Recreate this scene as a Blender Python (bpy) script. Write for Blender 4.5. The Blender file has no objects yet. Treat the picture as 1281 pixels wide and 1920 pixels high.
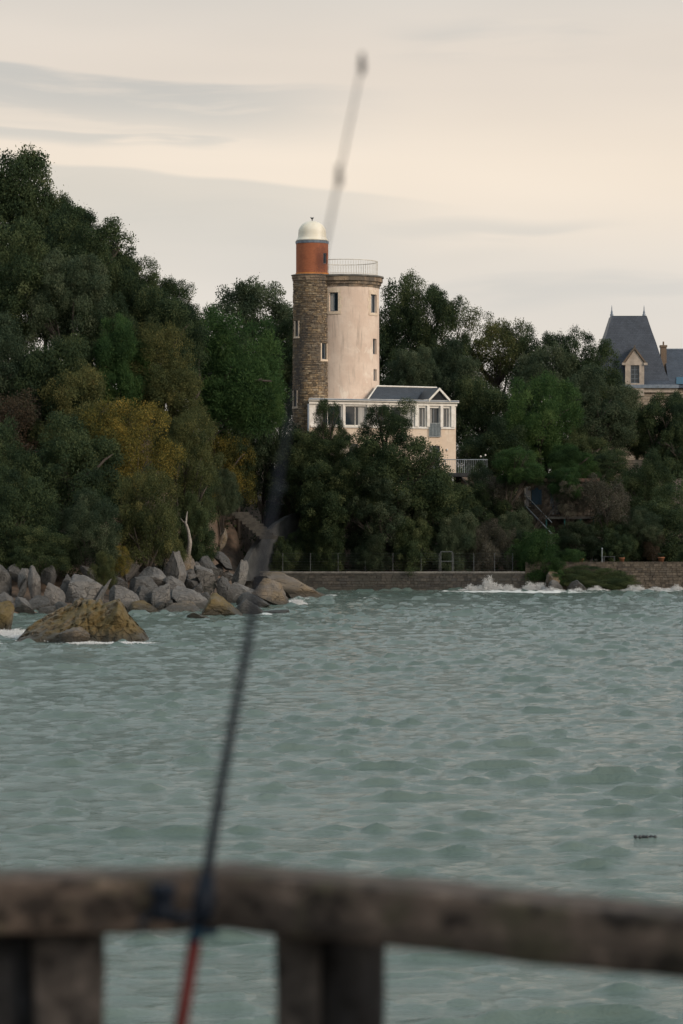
import bpy, math, random
import numpy as np
from mathutils import Vector, Matrix, noise as mnoise
R = math.radians
scn = bpy.context.scene
COL = scn.collection

# ------------------------------------------------------------------ camera
F = 5333.33          # focal length in pixels of a 1281 x 1920 frame
H = 5.5              # eye height above the water
cam = bpy.data.cameras.new('camera'); camo = bpy.data.objects.new('camera', cam); COL.objects.link(camo)
camo.location = (0, 0, H); camo.rotation_euler = (R(90), 0, 0)
cam.sensor_fit = 'VERTICAL'; cam.sensor_height = 36.0; cam.lens = 100.0
cam.clip_start = 0.1; cam.clip_end = 12000
cam.dof.use_dof = True; cam.dof.focus_distance = 205.0; cam.dof.aperture_fstop = 4.0
scn.camera = camo

# ------------------------------------------------------------------ light
SUN_EL, SUN_AZ = 24.0, 128.0      # azimuth clockwise from +Y (view direction): low, behind the camera's right shoulder
sun = bpy.data.lights.new('sun', 'SUN'); suno = bpy.data.objects.new('sun', sun); COL.objects.link(suno)
sun.energy = 1.5; sun.angle = R(14); sun.color = (1.0, 0.83, 0.68)
sd = Vector((math.sin(R(SUN_AZ))*math.cos(R(SUN_EL)), math.cos(R(SUN_AZ))*math.cos(R(SUN_EL)), math.sin(R(SUN_EL))))
suno.rotation_euler = sd.to_track_quat('Z', 'Y').to_euler()
scn.view_settings.view_transform = 'Standard'; scn.view_settings.look = 'None'
scn.view_settings.exposure = 0.40; scn.view_settings.gamma = 1.0
scn.cycles.max_bounces = 4; scn.cycles.diffuse_bounces = 2; scn.cycles.transparent_max_bounces = 8
scn.cycles.transmission_bounces = 2; scn.cycles.glossy_bounces = 2; scn.cycles.volume_bounces = 0
scn.cycles.use_denoising = True; scn.cycles.use_adaptive_sampling = True; scn.cycles.adaptive_threshold = .02

# ------------------------------------------------------------------ node helpers
class S:
    """a socket with arithmetic"""
    def __init__(s, nt, k): s.nt, s.k = nt, k
    def _m(s, op, *a, clamp=False):
        n = s.nt.nodes.new('ShaderNodeMath'); n.operation = op; n.use_clamp = clamp
        for i, v in enumerate((s,) + a):
            if isinstance(v, S): s.nt.links.new(v.k, n.inputs[i])
            else: n.inputs[i].default_value = v
        return S(s.nt, n.outputs[0])
    def __add__(s, o): return s._m('ADD', o)
    def __sub__(s, o): return s._m('SUBTRACT', o)
    def __mul__(s, o): return s._m('MULTIPLY', o)
    def __truediv__(s, o): return s._m('DIVIDE', o)
    def clamp(s): return s._m('ADD', 0.0, clamp=True)
    def step(s, a, b):
        n = s.nt.nodes.new('ShaderNodeMapRange'); n.interpolation_type = 'SMOOTHSTEP'
        s.nt.links.new(s.k, n.inputs[0]); n.inputs[1].default_value = a; n.inputs[2].default_value = b
        n.inputs[3].default_value = 0; n.inputs[4].default_value = 1
        return S(s.nt, n.outputs[0])
def lk(nt, a, b): nt.links.new(a.k if isinstance(a, S) else a, b)
def vec(nt, x, y, z):
    n = nt.nodes.new('ShaderNodeCombineXYZ')
    for i, v in enumerate((x, y, z)):
        if isinstance(v, S): nt.links.new(v.k, n.inputs[i])
        else: n.inputs[i].default_value = v
    return n.outputs[0]
def noise(nt, v, scale, detail=4, rough=.55, dist=0.0):
    n = nt.nodes.new('ShaderNodeTexNoise'); n.inputs['Scale'].default_value = scale
    n.inputs['Detail'].default_value = detail; n.inputs['Roughness'].default_value = rough; n.inputs['Distortion'].default_value = dist
    if v is not None: nt.links.new(v, n.inputs['Vector'])
    return S(nt, n.outputs['Fac'])
def mix(nt, f, a, b, mode='MIX'):
    n = nt.nodes.new('ShaderNodeMix'); n.data_type = 'RGBA'; n.blend_type = mode
    for sock, v in ((n.inputs[0], f), (n.inputs[6], a), (n.inputs[7], b)):
        if isinstance(v, S): nt.links.new(v.k, sock)
        elif hasattr(v, 'is_output'): nt.links.new(v, sock)
        elif isinstance(v, (int, float)): sock.default_value = v
        else: sock.default_value = (*v, 1) if len(v) == 3 else v
    return n.outputs[2]
def coords(nt, kind='Object', sc=(1, 1, 1)):
    t = nt.nodes.new('ShaderNodeTexCoord'); m = nt.nodes.new('ShaderNodeMapping'); m.inputs['Scale'].default_value = sc
    nt.links.new(t.outputs[kind], m.inputs[0]); return m.outputs[0]
def attr(nt, name):
    n = nt.nodes.new('ShaderNodeAttribute'); n.attribute_name = name; return n
def new_mat(name):
    m = bpy.data.materials.new(name); m.use_nodes = True
    nt = m.node_tree; return m, nt, nt.nodes['Principled BSDF']
def bump(nt, h, strength, dist, bs):
    b = nt.nodes.new('ShaderNodeBump'); b.inputs['Strength'].default_value = strength; b.inputs['Distance'].default_value = dist
    lk(nt, h, b.inputs['Height']); nt.links.new(b.outputs[0], bs.inputs['Normal'])
def worldpos(nt): return nt.nodes.new('ShaderNodeNewGeometry').outputs['Position']

# ------------------------------------------------------------------ world: thin warm cloud sheet over a pale sky
w = bpy.data.worlds.new('World'); scn.world = w; w.use_nodes = True
nt = w.node_tree; bg = nt.nodes['Background']
sky = nt.nodes.new('ShaderNodeTexSky'); sky.sky_type = 'NISHITA'; sky.sun_disc = False
sky.sun_elevation = R(SUN_EL); sky.sun_rotation = R(SUN_AZ); sky.air_density = 1.2; sky.dust_density = 2.5
g = nt.nodes.new('ShaderNodeTexCoord').outputs['Generated']
sx = nt.nodes.new('ShaderNodeSeparateXYZ'); nt.links.new(g, sx.inputs[0])
X_, Y_, Z_ = (S(nt, o) for o in sx.outputs)
el = Z_._m('ARCSINE')*57.2958
az = X_._m('ARCTAN2', Y_)*57.2958
wob = noise(nt, vec(nt, az*.16, el*.35, 3.3), 1.0, 2, .5)
v = el + (wob-.5)*1.1
def nsky(u, vv, seed, det=3): return noise(nt, vec(nt, az*u, v*vv, seed), 1.0, det, .55, 0)
com = nsky(.2, 1.7, 8.4)
# elevation colour of the cloud sheet: cream low down, greyer and bluer overhead
ramp = nt.nodes.new('ShaderNodeValToRGB')
lk(nt, (el/90.0).clamp(), ramp.inputs[0])
cr = ramp.color_ramp; cr.interpolation = 'EASE'
stops = [(0.0, (.63, .58, .51)), (.045, (.68, .62, .55)), (.076, (.81, .685, .55)), (.098, (.69, .595, .495)), (.13, (.56, .53, .475)), (.20, (.55, .575, .57)), (1.0, (.48, .60, .66))]
while len(cr.elements) < len(stops): cr.elements.new(.5)
for e, (p, c) in zip(cr.elements, stops): e.position = p; e.color = (*c, 1)
base = ramp.outputs[0]
def streak(u0, v0, slope, hu, up, down, wgt):
    vv = v - v0 - (az-u0)*slope
    a = (vv*-1.0).step(-up, up*.3)             # crisp upper edge
    b = S(nt, vv.k).step(-down, -down*.25)     # soft lower edge
    c = ((az-u0)._m('ABSOLUTE')).step(hu*1.0, hu*.35)
    return a*b*c*wgt
wisp = nsky(.30, 2.6, 1.7, 5).step(.36, .60)
m1 = streak(-6.2, 8.85, -.06, 8.4, .09, 1.7, 1.0)*(wisp*.6+.4)
m2 = streak(-5.2, 7.5, .0, 4.8, .08, .4, .9)*nsky(.3, 2.5, 5.1).step(.4, .6)
m3 = streak(-5.0, 6.7, -.085, 8.5, .10, 2.4, .85)*(com*.5+.7)
m4 = streak(2.3, 5.75, -.02, 4.2, .25, .6, .55)*com.step(.35, .6)
m5 = streak(3.2, 9.6, .0, 3.0, .3, .8, .5)*com.step(.35, .62)
m6 = streak(4.6, 4.6, .0, 5.0, .3, .8, .45)*com.step(.35, .62)
gen = nsky(.05, .33, 21.0, 3).step(.5, .74)*.4
msk = (m1._m('MAXIMUM', m2)._m('MAXIMUM', m3)._m('MAXIMUM', m4)._m('MAXIMUM', m5)._m('MAXIMUM', m6)._m('MAXIMUM', gen)).clamp()
grey = mix(nt, 1.0, base, (.75, .81, .87), 'MULTIPLY')
cl = mix(nt, msk, base, grey)
cl = mix(nt, 1.0, cl, vec(nt, *(noise(nt, vec(nt, az*.1, el*.5, 40.0), 1, 2)*.16+.92,)*3), 'MULTIPLY')
nb = mix(nt, 1.0, sky.outputs[0], (.11, .11, .11), 'MULTIPLY')
fin = mix(nt, 1.0, mix(nt, .9, nb, cl), (.905, .915, .94), 'MULTIPLY')
nt.links.new(fin, bg.inputs[0]); bg.inputs[1].default_value = 1.0

# ------------------------------------------------------------------ mesh helpers
def P(px, py, d): return Vector(((px-640.5)/F*d, d, H+(960-py)/F*d))
def tag(o, label=None, cat=None, group=None, kind=None):
    if label: o['label'] = label
    if cat: o['category'] = cat
    if group: o['group'] = group
    if kind: o['kind'] = kind
    return o
def empty(name, loc=(0, 0, 0), label=None, cat=None, group=None):
    o = bpy.data.objects.new(name, None); COL.objects.link(o); o.location = loc; o.empty_display_size = .2
    return tag(o, label, cat, group)
def link(name, me, parent=None, mat=None):
    if mat and not me.materials: me.materials.append(mat)
    o = bpy.data.objects.new(name, me); COL.objects.link(o)
    if parent: o.parent = parent
    return o
def np_mesh(name, V, Fc, smooth=False, fattr=None, vattr=None, uv=None):
    """V (n,3); Fc (m,k) constant polygon size"""
    V = np.asarray(V, np.float32); Fc = np.asarray(Fc, np.int32)
    me = bpy.data.meshes.new(name); m, k = Fc.shape
    me.vertices.add(len(V)); me.vertices.foreach_set('co', V.ravel())
    me.loops.add(m*k); me.loops.foreach_set('vertex_index', Fc.ravel())
    me.polygons.add(m); me.polygons.foreach_set('loop_start', np.arange(0, m*k, k, dtype=np.int32))
    me.polygons.foreach_set('loop_total', np.full(m, k, np.int32))
    if smooth: me.polygons.foreach_set('use_smooth', np.ones(m, bool))
    me.update(calc_edges=True)
    for nm, a in (fattr or {}).items():
        at = me.attributes.new(nm, 'FLOAT', 'FACE'); at.data.foreach_set('value', np.asarray(a, np.float32))
    for nm, a in (vattr or {}).items():
        at = me.attributes.new(nm, 'FLOAT', 'POINT'); at.data.foreach_set('value', np.asarray(a, np.float32))
    if uv is not None:
        u = me.uv_layers.new(name='UVMap'); u.data.foreach_set('uv', np.asarray(uv, np.float32)[Fc.ravel()].ravel())
    return me
class MB:
    """collects verts and faces (world or local coordinates), links one mesh"""
    def __init__(s): s.v, s.f, s.t, s.uv = [], [], [], []
    def poly(s, pts, t=0.0):
        i = len(s.v); s.v += [tuple(p) for p in pts]; s.f.append(tuple(range(i, i+len(pts)))); s.t.append(t); return s
    def hexa(s, c, t=0.0):      # 8 corners: bottom ring, top ring
        i = len(s.v); s.v += [tuple(p) for p in c]
        for q in ((3, 2, 1, 0), (4, 5, 6, 7), (0, 1, 5, 4), (1, 2, 6, 5), (2, 3, 7, 6), (3, 0, 4, 7)):
            s.f.append(tuple(i+k for k in q)); s.t.append(t)
        return s
    def box(s, x0, x1, y0, y1, z0, z1, t=0.0, fr=None):
        c = [(x, y, z) for z in (z0, z1) for x, y in ((x0, y0), (x1, y0), (x1, y1), (x0, y1))]
        if fr: c = [fr(*p) for p in c]
        return s.hexa(c, t)
    def tube(s, pts, rad, n=8, cap=True, t=0.0):
        pts = [Vector(p) for p in pts]; rad = rad if hasattr(rad, '__len__') else [rad]*len(pts)
        i0 = len(s.v); up = None
        for k, p in enumerate(pts):
            d = (pts[min(k+1, len(pts)-1)]-pts[max(k-1, 0)]).normalized()
            if up is None: up = Vector((0, 0, 1)) if abs(d.z) < .9 else Vector((1, 0, 0))
            a = d.cross(up).normalized(); b = a.cross(d).normalized(); up = b
            for j in range(n):
                q = p+(a*math.cos(2*math.pi*j/n)+b*math.sin(2*math.pi*j/n))*rad[k]; s.v.append(tuple(q))
        for k in range(len(pts)-1):
            for j in range(n):
                a0 = i0+k*n+j; a1 = i0+k*n+(j+1) % n
                s.f.append((a0, a1, a1+n, a0+n)); s.t.append(t)
        if cap:
            s.f.append(tuple(i0+j for j in reversed(range(n)))); s.t.append(t)
            e = i0+(len(pts)-1)*n; s.f.append(tuple(e+j for j in range(n))); s.t.append(t)
        return s
    def lathe(s, prof, n=32, c=(0, 0, 0), t=0.0):
        i0 = len(s.v)
        for r, z in prof:
            for j in range(n):
                a = 2*math.pi*j/n; s.v.append((c[0]+r*math.cos(a), c[1]+r*math.sin(a), c[2]+z))
        for k in range(len(prof)-1):
            for j in range(n):
                a0 = i0+k*n+j; a1 = i0+k*n+(j+1) % n; s.f.append((a0, a1, a1+n, a0+n)); s.t.append(t)
        return s
    def build(s, name, mat, parent=None, smooth=False, off=None, bevel=0):
        me = bpy.data.meshes.new(name)
        V = s.v if off is None else [(p[0]-off[0], p[1]-off[1], p[2]-off[2]) for p in s.v]
        me.from_pydata(V, [], s.f); me.update()
        if any(s.t):
            at = me.attributes.new('tint', 'FLOAT', 'FACE'); at.data.foreach_set('value', s.t)
        if smooth: me.polygons.foreach_set('use_smooth', [True]*len(me.polygons))
        o = link(name, me, parent, mat)
        if bevel:
            b = o.modifiers.new('bevel', 'BEVEL'); b.width = bevel; b.segments = 2; b.limit_method = 'ANGLE'
        return o

# ------------------------------------------------------------------ materials
def simple(name, c, rough=.6, metal=0.0, c2=None, scale=6.0, bmp=0.0, stretch=(1, 1, 1), lo=.35, hi=.65, spec=.4):
    m, nt, b = new_mat(name)
    b.inputs['Roughness'].default_value = rough; b.inputs['Metallic'].default_value = metal; b.inputs['Specular IOR Level'].default_value = spec
    v = coords(nt, sc=stretch); n = noise(nt, v, scale, 5, .6)
    c2 = c2 or tuple(k*.8 for k in c)
    nt.links.new(mix(nt, n.step(lo, hi), c, c2), b.inputs['Base Color'])
    if bmp: bump(nt, n, 1.0, bmp, b)
    return m
M = {}
M['white_paint'] = simple('white_paint', (.80, .78, .73), .5, c2=(.66, .63, .57), scale=3)
M['dome_paint'] = simple('dome_paint', (.86, .82, .71), .6, c2=(.78, .72, .58), scale=1.2, stretch=(1, 1, .4))
M['railing_paint'] = simple('railing_paint', (.74, .70, .62), .5, c2=(.55, .5, .42), scale=4)
M['zinc'] = simple('zinc', (.15, .19, .24), .45, c2=(.22, .26, .31), scale=4)
M['orange_band'] = simple('orange_band', (.62, .25, .06), .6, c2=(.5, .17, .04), scale=5)
M['frame_grey'] = simple('frame_grey', (.16, .19, .22), .5)
M['steel'] = simple('steel', (.30, .34, .36), .5, c2=(.2, .23, .25))
M['fence_steel'] = simple('fence_steel', (.095, .105, .108), .7, c2=(.06, .066, .068), spec=.2)
M['dark_metal'] = simple('dark_metal', (.05, .055, .06), .5)
M['concrete'] = simple('concrete', (.07, .074, .076), .85, c2=(.045, .048, .05), scale=1.4, bmp=.02)
M['shutter_blue'] = simple('shutter_blue', (.008, .045, .08), .55, c2=(.006, .035, .065))
M['step_stone'] = simple('step_stone', (.085, .08, .07), .9, c2=(.05, .048, .042), scale=3, bmp=.02)
M['old_tile'] = simple('old_tile', (.10, .06, .045), .9, c2=(.06, .045, .035), scale=5)
M['green_paint'] = simple('green_paint', (.03, .16, .15), .55)
M['terracotta'] = simple('terracotta', (.24, .10, .05), .85)
M['bark'] = simple('bark', (.085, .07, .058), .9, c2=(.045, .038, .032), scale=9, bmp=.03, stretch=(1, 1, .2))
M['pale_bark'] = simple('pale_bark', (.34, .31, .27), .9, c2=(.2, .18, .16), scale=9, bmp=.02)
M['earth'] = simple('earth', (.16, .115, .085), .95, c2=(.09, .07, .055), scale=2.2, bmp=.06)
M['curtain'] = simple('curtain', (.5, .49, .46), .9, c2=(.36, .36, .35), scale=6, stretch=(3, 3, .1))
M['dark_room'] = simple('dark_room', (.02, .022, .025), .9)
M['wood_dark'] = simple('wood_dark', (.07, .05, .04), .8, c2=(.04, .03, .025), scale=4)
M['brick_red'] = None

def plaster(name, c1, c2, c3):
    m, nt, b = new_mat(name); b.inputs['Roughness'].default_value = .9; b.inputs['Specular IOR Level'].default_value = .2
    v = coords(nt); big = noise(nt, v, .55, 5, .6); fine = noise(nt, v, 5.0, 5, .6)
    st = noise(nt, coords(nt, sc=(1.6, 1.6, .18)), 1.7, 5, .65)
    pat = noise(nt, coords(nt, sc=(1, 1, .7)), .9, 6, .62, .6)
    c = mix(nt, big.step(.38, .62), c1, c2)
    c = mix(nt, pat.step(.55, .68)*.75, c, c3)
    c = mix(nt, st.step(.52, .72)*.7, c, tuple(k*.6 for k in c2))
    c = mix(nt, fine.step(.45, .75)*.25, c, tuple(k*.7 for k in c1))
    nt.links.new(c, b.inputs['Base Color']); bump(nt, fine, .6, .02, b)
    return m
M['plaster'] = plaster('tower_plaster', (.73, .60, .50), (.66, .52, .425), (.82, .74, .64))
M['house_plaster'] = plaster('house_plaster', (.74, .62, .50), (.68, .55, .43), (.80, .71, .59))

def stone_mat(name, cols, rough=.9, dark=None, spec=.25):
    """cols by face tint 0..1, plus weather noise; dark = (colour, vertical streak amount)"""
    m, nt, b = new_mat(name); b.inputs['Roughness'].default_value = rough; b.inputs['Specular IOR Level'].default_value = spec
    t = attr(nt, 'tint'); r = nt.nodes.new('ShaderNodeValToRGB'); nt.links.new(t.outputs['Fac'], r.inputs[0])
    e = r.color_ramp; e.interpolation = 'LINEAR'
    while len(e.elements) < len(cols): e.elements.new(.5)
    for i, c in enumerate(cols): e.elements[i].position = i/(len(cols)-1); e.elements[i].color = (*c, 1)
    v = coords(nt); n = noise(nt, v, 7, 5, .65)
    c = mix(nt, n.step(.35, .75)*.55, r.outputs[0], tuple(.5*k for k in cols[0]))
    if dark:
        st = noise(nt, coords(nt, sc=(1, 1, .16)), .8, 4, .6)
        c = mix(nt, st.step(.43, .58)*dark[1], c, dark[0])
    nt.links.new(c, b.inputs['Base Color']); bump(nt, n, .8, .03, b)
    return m
M['turret_stone'] = stone_mat('turret_stone', [(.10, .08, .055), (.25, .18, .115), (.40, .285, .16), (.23, .19, .15), (.54, .43, .28)], dark=((.085, .08, .074), .6))
M['cornice_stone'] = stone_mat('cornice_stone', [(.20, .15, .11), (.32, .24, .17), (.38, .29, .20)], dark=((.09, .085, .075), .7))
M['mortar'] = simple('mortar', (.20, .165, .125), .95, c2=(.13, .11, .09), scale=4)
M['seawall_stone'] = stone_mat('seawall_stone', [(.045, .044, .042), (.080, .074, .066), (.115, .106, .092), (.068, .066, .065)], dark=((.06, .062, .055), .6))
M['wall_cap'] = simple('wall_cap', (.20, .19, .17), .9, c2=(.12, .117, .108), scale=1.6, bmp=.02)
M['garden_stone'] = stone_mat('garden_stone', [(.07, .06, .05), (.12, .10, .078), (.165, .138, .108), (.10, .09, .078)])
M['manor_stone'] = stone_mat('manor_stone', [(.30, .25, .19), (.40, .34, .27), (.34, .28, .22), (.46, .40, .33)])

def brick_mat():
    m, nt, b = new_mat('lantern_brick'); b.inputs['Roughness'].default_value = .8
    t = nt.nodes.new('ShaderNodeTexCoord')
    k = nt.nodes.new('ShaderNodeTexBrick'); nt.links.new(t.outputs['UV'], k.inputs[0])
    k.inputs['Color1'].default_value = (.36, .095, .035, 1); k.inputs['Color2'].default_value = (.45, .13, .05, 1)
    k.inputs['Mortar'].default_value = (.30, .14, .08, 1); k.inputs['Scale'].default_value = 1.0
    k.inputs['Brick Width'].default_value = .13; k.inputs['Row Height'].default_value = .075; k.inputs['Mortar Size'].default_value = .010
    n = noise(nt, coords(nt), 1.3, 5); c = mix(nt, n.step(.45, .7)*.5, k.outputs[0], (.2, .06, .03))
    nt.links.new(c, b.inputs['Base Color']); bump(nt, S(nt, k.outputs['Fac'])*-1.0, .7, .02, b); return m
M['brick_red'] = brick_mat()

def slate_mat(name, c):
    m, nt, b = new_mat(name); b.inputs['Roughness'].default_value = .5; b.inputs['Specular IOR Level'].default_value = .35
    k = nt.nodes.new('ShaderNodeTexBrick'); t = nt.nodes.new('ShaderNodeTexCoord'); nt.links.new(t.outputs['UV'], k.inputs[0])
    k.inputs['Scale'].default_value = 1.0; k.inputs['Brick Width'].default_value = .28; k.inputs['Row Height'].default_value = .16; k.inputs['Mortar Size'].default_value = .008
    k.inputs['Color1'].default_value = (*c, 1); k.inputs['Color2'].default_value = (*[q*1.35 for q in c], 1); k.inputs['Mortar'].default_value = (*[q*.5 for q in c], 1)
    n = noise(nt, coords(nt), 1.1, 5); col = mix(nt, n.step(.4, .7)*.4, k.outputs[0], tuple(q*1.5+.01 for q in c))
    nt.links.new(col, b.inputs['Base Color']); bump(nt, S(nt, k.outputs['Fac'])*-1.0, .6, .015, b); return m
M['slate'] = slate_mat('roof_slate', (.035, .043, .055))
M['slate_far'] = slate_mat('manor_slate', (.05, .06, .078))

def glass_mat(name, c=(.02, .03, .04), rough=.06):
    m, nt, b = new_mat(name); b.inputs['Base Color'].default_value = (*c, 1); b.inputs['Roughness'].default_value = rough
    b.inputs['Specular IOR Level'].default_value = .6
    n = noise(nt, coords(nt), 1.5, 2); bump(nt, n, .15, .02, b); return m
M['glass'] = glass_mat('window_glass'); M['glass_blue'] = glass_mat('skylight_glass', (.04, .10, .15), .25)
M['glass_guard'] = glass_mat('guard_glass', (.10, .14, .16), .2)

def leaf_mat(name, cols, trans=.38, var=.5):
    m, nt, b = new_mat(name); b.inputs['Roughness'].default_value = .75; b.inputs['Specular IOR Level'].default_value = .12
    t = attr(nt, 'tint'); r = nt.nodes.new('ShaderNodeValToRGB'); e = r.color_ramp
    oi = nt.nodes.new('ShaderNodeObjectInfo')
    f = (S(nt, t.outputs['Fac']) + (S(nt, oi.outputs['Random'])-.5)*var*.5).clamp()
    lk(nt, f, r.inputs[0])
    while len(e.elements) < len(cols): e.elements.new(.5)
    for i, c in enumerate(cols): e.elements[i].position = i/(len(cols)-1); e.elements[i].color = (*c, 1)
    nt.links.new(r.outputs[0], b.inputs['Base Color'])
    tr = nt.nodes.new('ShaderNodeBsdfTranslucent'); nt.links.new(r.outputs[0], tr.inputs[0])
    ms = nt.nodes.new('ShaderNodeMixShader'); ms.inputs[0].default_value = trans
    out = nt.nodes['Material Output']; nt.links.new(b.outputs[0], ms.inputs[1]); nt.links.new(tr.outputs[0], ms.inputs[2]); nt.links.new(ms.outputs[0], out.inputs[0])
    return m
M['oak'] = leaf_mat('holm_oak_leaf', [(.024, .042, .024), (.044, .070, .034), (.073, .10, .043), (.125, .145, .065)])
M['grey_oak'] = leaf_mat('grey_oak_leaf', [(.030, .050, .031), (.056, .082, .047), (.086, .112, .062), (.135, .158, .092)])
M['pine'] = leaf_mat('pine_needle', [(.024, .05, .02), (.044, .092, .032), (.072, .132, .042), (.12, .18, .06)])
M['autumn'] = leaf_mat('autumn_leaf', [(.06, .07, .025), (.125, .115, .03), (.23, .175, .042), (.40, .28, .06)], .3)
M['olive'] = leaf_mat('olive_leaf', [(.042, .058, .026), (.075, .09, .036), (.115, .12, .045), (.19, .165, .06)], .3)
M['rust'] = leaf_mat('rust_leaf', [(.04, .036, .026), (.055, .045, .03), (.075, .052, .034), (.10, .068, .042)], .2)
M['dry'] = leaf_mat('dry_leaf', [(.05, .05, .035), (.085, .08, .06), (.12, .11, .085), (.16, .15, .115)], .2)

def rock_mat(name, c1, c2, c3, ochre, amt):
    m, nt, b = new_mat(name); b.inputs['Roughness'].default_value = .85; b.inputs['Specular IOR Level'].default_value = .3
    v = coords(nt); n1 = noise(nt, v, 1.2, 6, .65, .4); n2 = noise(nt, v, 6, 6, .7)
    lay = noise(nt, coords(nt, sc=(1, 1, 5)), 1.6, 5, .6, .5)
    c = mix(nt, n1.step(.35, .65), c1, c2); c = mix(nt, n2.step(.52, .72)*.6, c, c3)
    c = mix(nt, lay.step(.55, .75)*.55, c, tuple(k*.45 for k in c1))
    o = noise(nt, v, .8, 5, .6); c = mix(nt, o.step(.52-.25*amt, .70-.2*amt)*min(1, amt), c, ochre)
    vo = nt.nodes.new('ShaderNodeTexVoronoi'); vo.feature = 'DISTANCE_TO_EDGE'; vo.inputs['Scale'].default_value = 1.5
    wv = nt.nodes.new('ShaderNodeVectorMath'); wv.operation = 'MULTIPLY_ADD'; nt.links.new(nt.nodes.new('ShaderNodeTexNoise').outputs['Color'], wv.inputs[0]); wv.inputs[1].default_value = (.9, .9, .9); nt.links.new(coords(nt, sc=(1, 1, 1.7)), wv.inputs[2]); nt.links.new(wv.outputs[0], vo.inputs['Vector'])
    crk = S(nt, vo.outputs['Distance']).step(.055, .0)*n1.step(.40, .58)
    c = mix(nt, crk*.5, c, tuple(k*.3 for k in c1))
    z = nt.nodes.new('ShaderNodeSeparateXYZ'); nt.links.new(worldpos(nt), z.inputs[0])
    wet = (S(nt, z.outputs[2]) + (n1-.5)*1.0).step(.75, .15)
    c = mix(nt, wet*.8, c, (.035, .033, .027))
    nt.links.new(c, b.inputs['Base Color']); lk(nt, wet*-.4+.85, b.inputs['Roughness'])
    bump(nt, n2*.8+lay*.9+n1*.4-crk*.5, 1.0, .12, b); return m
M['rock_grey'] = rock_mat('granite_grey', (.13, .127, .122), (.20, .19, .178), (.28, .265, .245), (.17, .14, .09), .15)
M['rock_dark'] = rock_mat('granite_dark', (.075, .075, .074), (.115, .113, .108), (.17, .165, .155), (.10, .085, .06), .1)
M['rock_warm'] = rock_mat('granite_warm', (.15, .13, .11), (.22, .19, .16), (.29, .26, .22), (.20, .135, .055), .5)
M['rock_ochre'] = rock_mat('granite_ochre', (.14, .115, .08), (.20, .17, .125), (.27, .235, .18), (.135, .095, .028), .8)

def timber(name, c1, c2, c3):
    m, nt, b = new_mat(name); b.inputs['Roughness'].default_value = .85; b.inputs['Specular IOR Level'].default_value = .25
    v = coords(nt, sc=(.5, 6, 6)); g1 = noise(nt, v, 3.0, 6, .65, .5); p = noise(nt, coords(nt), 9, 5, .6)
    blot = noise(nt, coords(nt, sc=(1, 1.4, 1.4)), 14, 4, .6)
    c = mix(nt, g1.step(.35, .65), c1, c2); c = mix(nt, p.step(.5, .68)*.8, c, c3); c = mix(nt, blot.step(.53, .64)*.85, c, tuple(k*.3 for k in c2)); c = mix(nt, blot.step(.46, .36)*.6, c, tuple(k*1.9 for k in c1))
    nt.links.new(c, b.inputs['Base Color']); bump(nt, g1+p*.5, .8, .006, b); return m
M['rail_wood'] = timber('weathered_rail', (.105, .080, .064), (.042, .034, .029), (.064, .058, .036))
M['post_wood'] = timber('weathered_post', (.075, .064, .057), (.05, .044, .04), (.034, .031, .028))
M['dark_timber'] = timber('dark_pile', (.016, .017, .019), (.022, .022, .023), (.01, .011, .012))
M['rod_black'] = simple('rod_black', (.006, .010, .018), .6, spec=.15)
M['rod_red'] = simple('rod_red', (.09, .012, .010), .6, c2=(.065, .009, .008), spec=.2)
M['guide_grey'] = simple('guide_grey', (.10, .12, .14), .3, .6)
M['line_blue'] = simple('line_blue', (.012, .035, .06), .7, spec=.15)

# ------------------------------------------------------------------ ground sheet
def sstep(a, b, x):
    t = np.clip((x-a)/(b-a), 0, 1); return t*t*(3-2*t)
def ground_z(X, Y):
    X = np.asarray(X, float); Y = np.asarray(Y, float)
    ys = np.interp(X, [-60, -22, -15, -10, -8.6, -7.6, -6.8, -1.0], [140, 153, 157, 163, 169, 182, 200.6, 200.6])
    s = Y-ys
    hill = np.interp(X, [-60, -26, -18, -12, -8.5, -6, -3, 0, 9, 13, 30, 80], [20, 16, 14.5, 11, 7.5, 6.6, 7.2, 7.3, 7.2, 6.4, 7, 8])
    run = np.interp(X, [-30, -14, -8, -3, 0, 9, 13, 30], [44, 42, 22, 16, 12.0, 12.0, 24, 26])
    flat = np.interp(X, [-12, -9.6, -8.6, -7.6, -6.8, -3, 0, 40], [2, 18, 24, 12, 1.5, 2.5, 3.0, 2.6])
    z0 = np.interp(X, [-8.5, -6.8, 40], [.5, 1.25, 1.25])
    z = z0 + hill*sstep(0, 1, (s-flat)/run)
    sea = np.where(X < -7.4, sstep(-7, 0, s), sstep(-.45, -.2, s))
    return z*sea + (1-sea)*-3.0 + .12*np.sin(X*1.7+Y*.9)*np.sin(X*.8-Y*1.3)*(s > .5)
def axis(lo, hi, step, far, grow=1.35):
    a = list(np.arange(lo, hi+1e-6, step)); st = step; x = hi
    while x < far[1]: st *= grow; x += st; a.append(x)
    st = step; x = lo; pre = []
    while x > far[0]: st *= grow; x -= st; pre.append(x)
    return np.array(pre[::-1]+a)
def grid_faces(nx, ny):
    i = np.arange(nx*ny).reshape(ny, nx)
    return np.stack([i[:-1, :-1], i[:-1, 1:], i[1:, 1:], i[1:, :-1]], -1).reshape(-1, 4)
gx = axis(-32, 36, .5, (-6000, 6000)); gy = axis(142, 256, .5, (-6000, 9000))
GX, GY = np.meshgrid(gx, gy)
gm = np_mesh('ground', np.stack([GX, GY, ground_z(GX, GY)], -1).reshape(-1, 3), grid_faces(len(gx), len(gy)), True)
tag(link('ground', gm, None, M['earth']), kind='structure')

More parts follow.
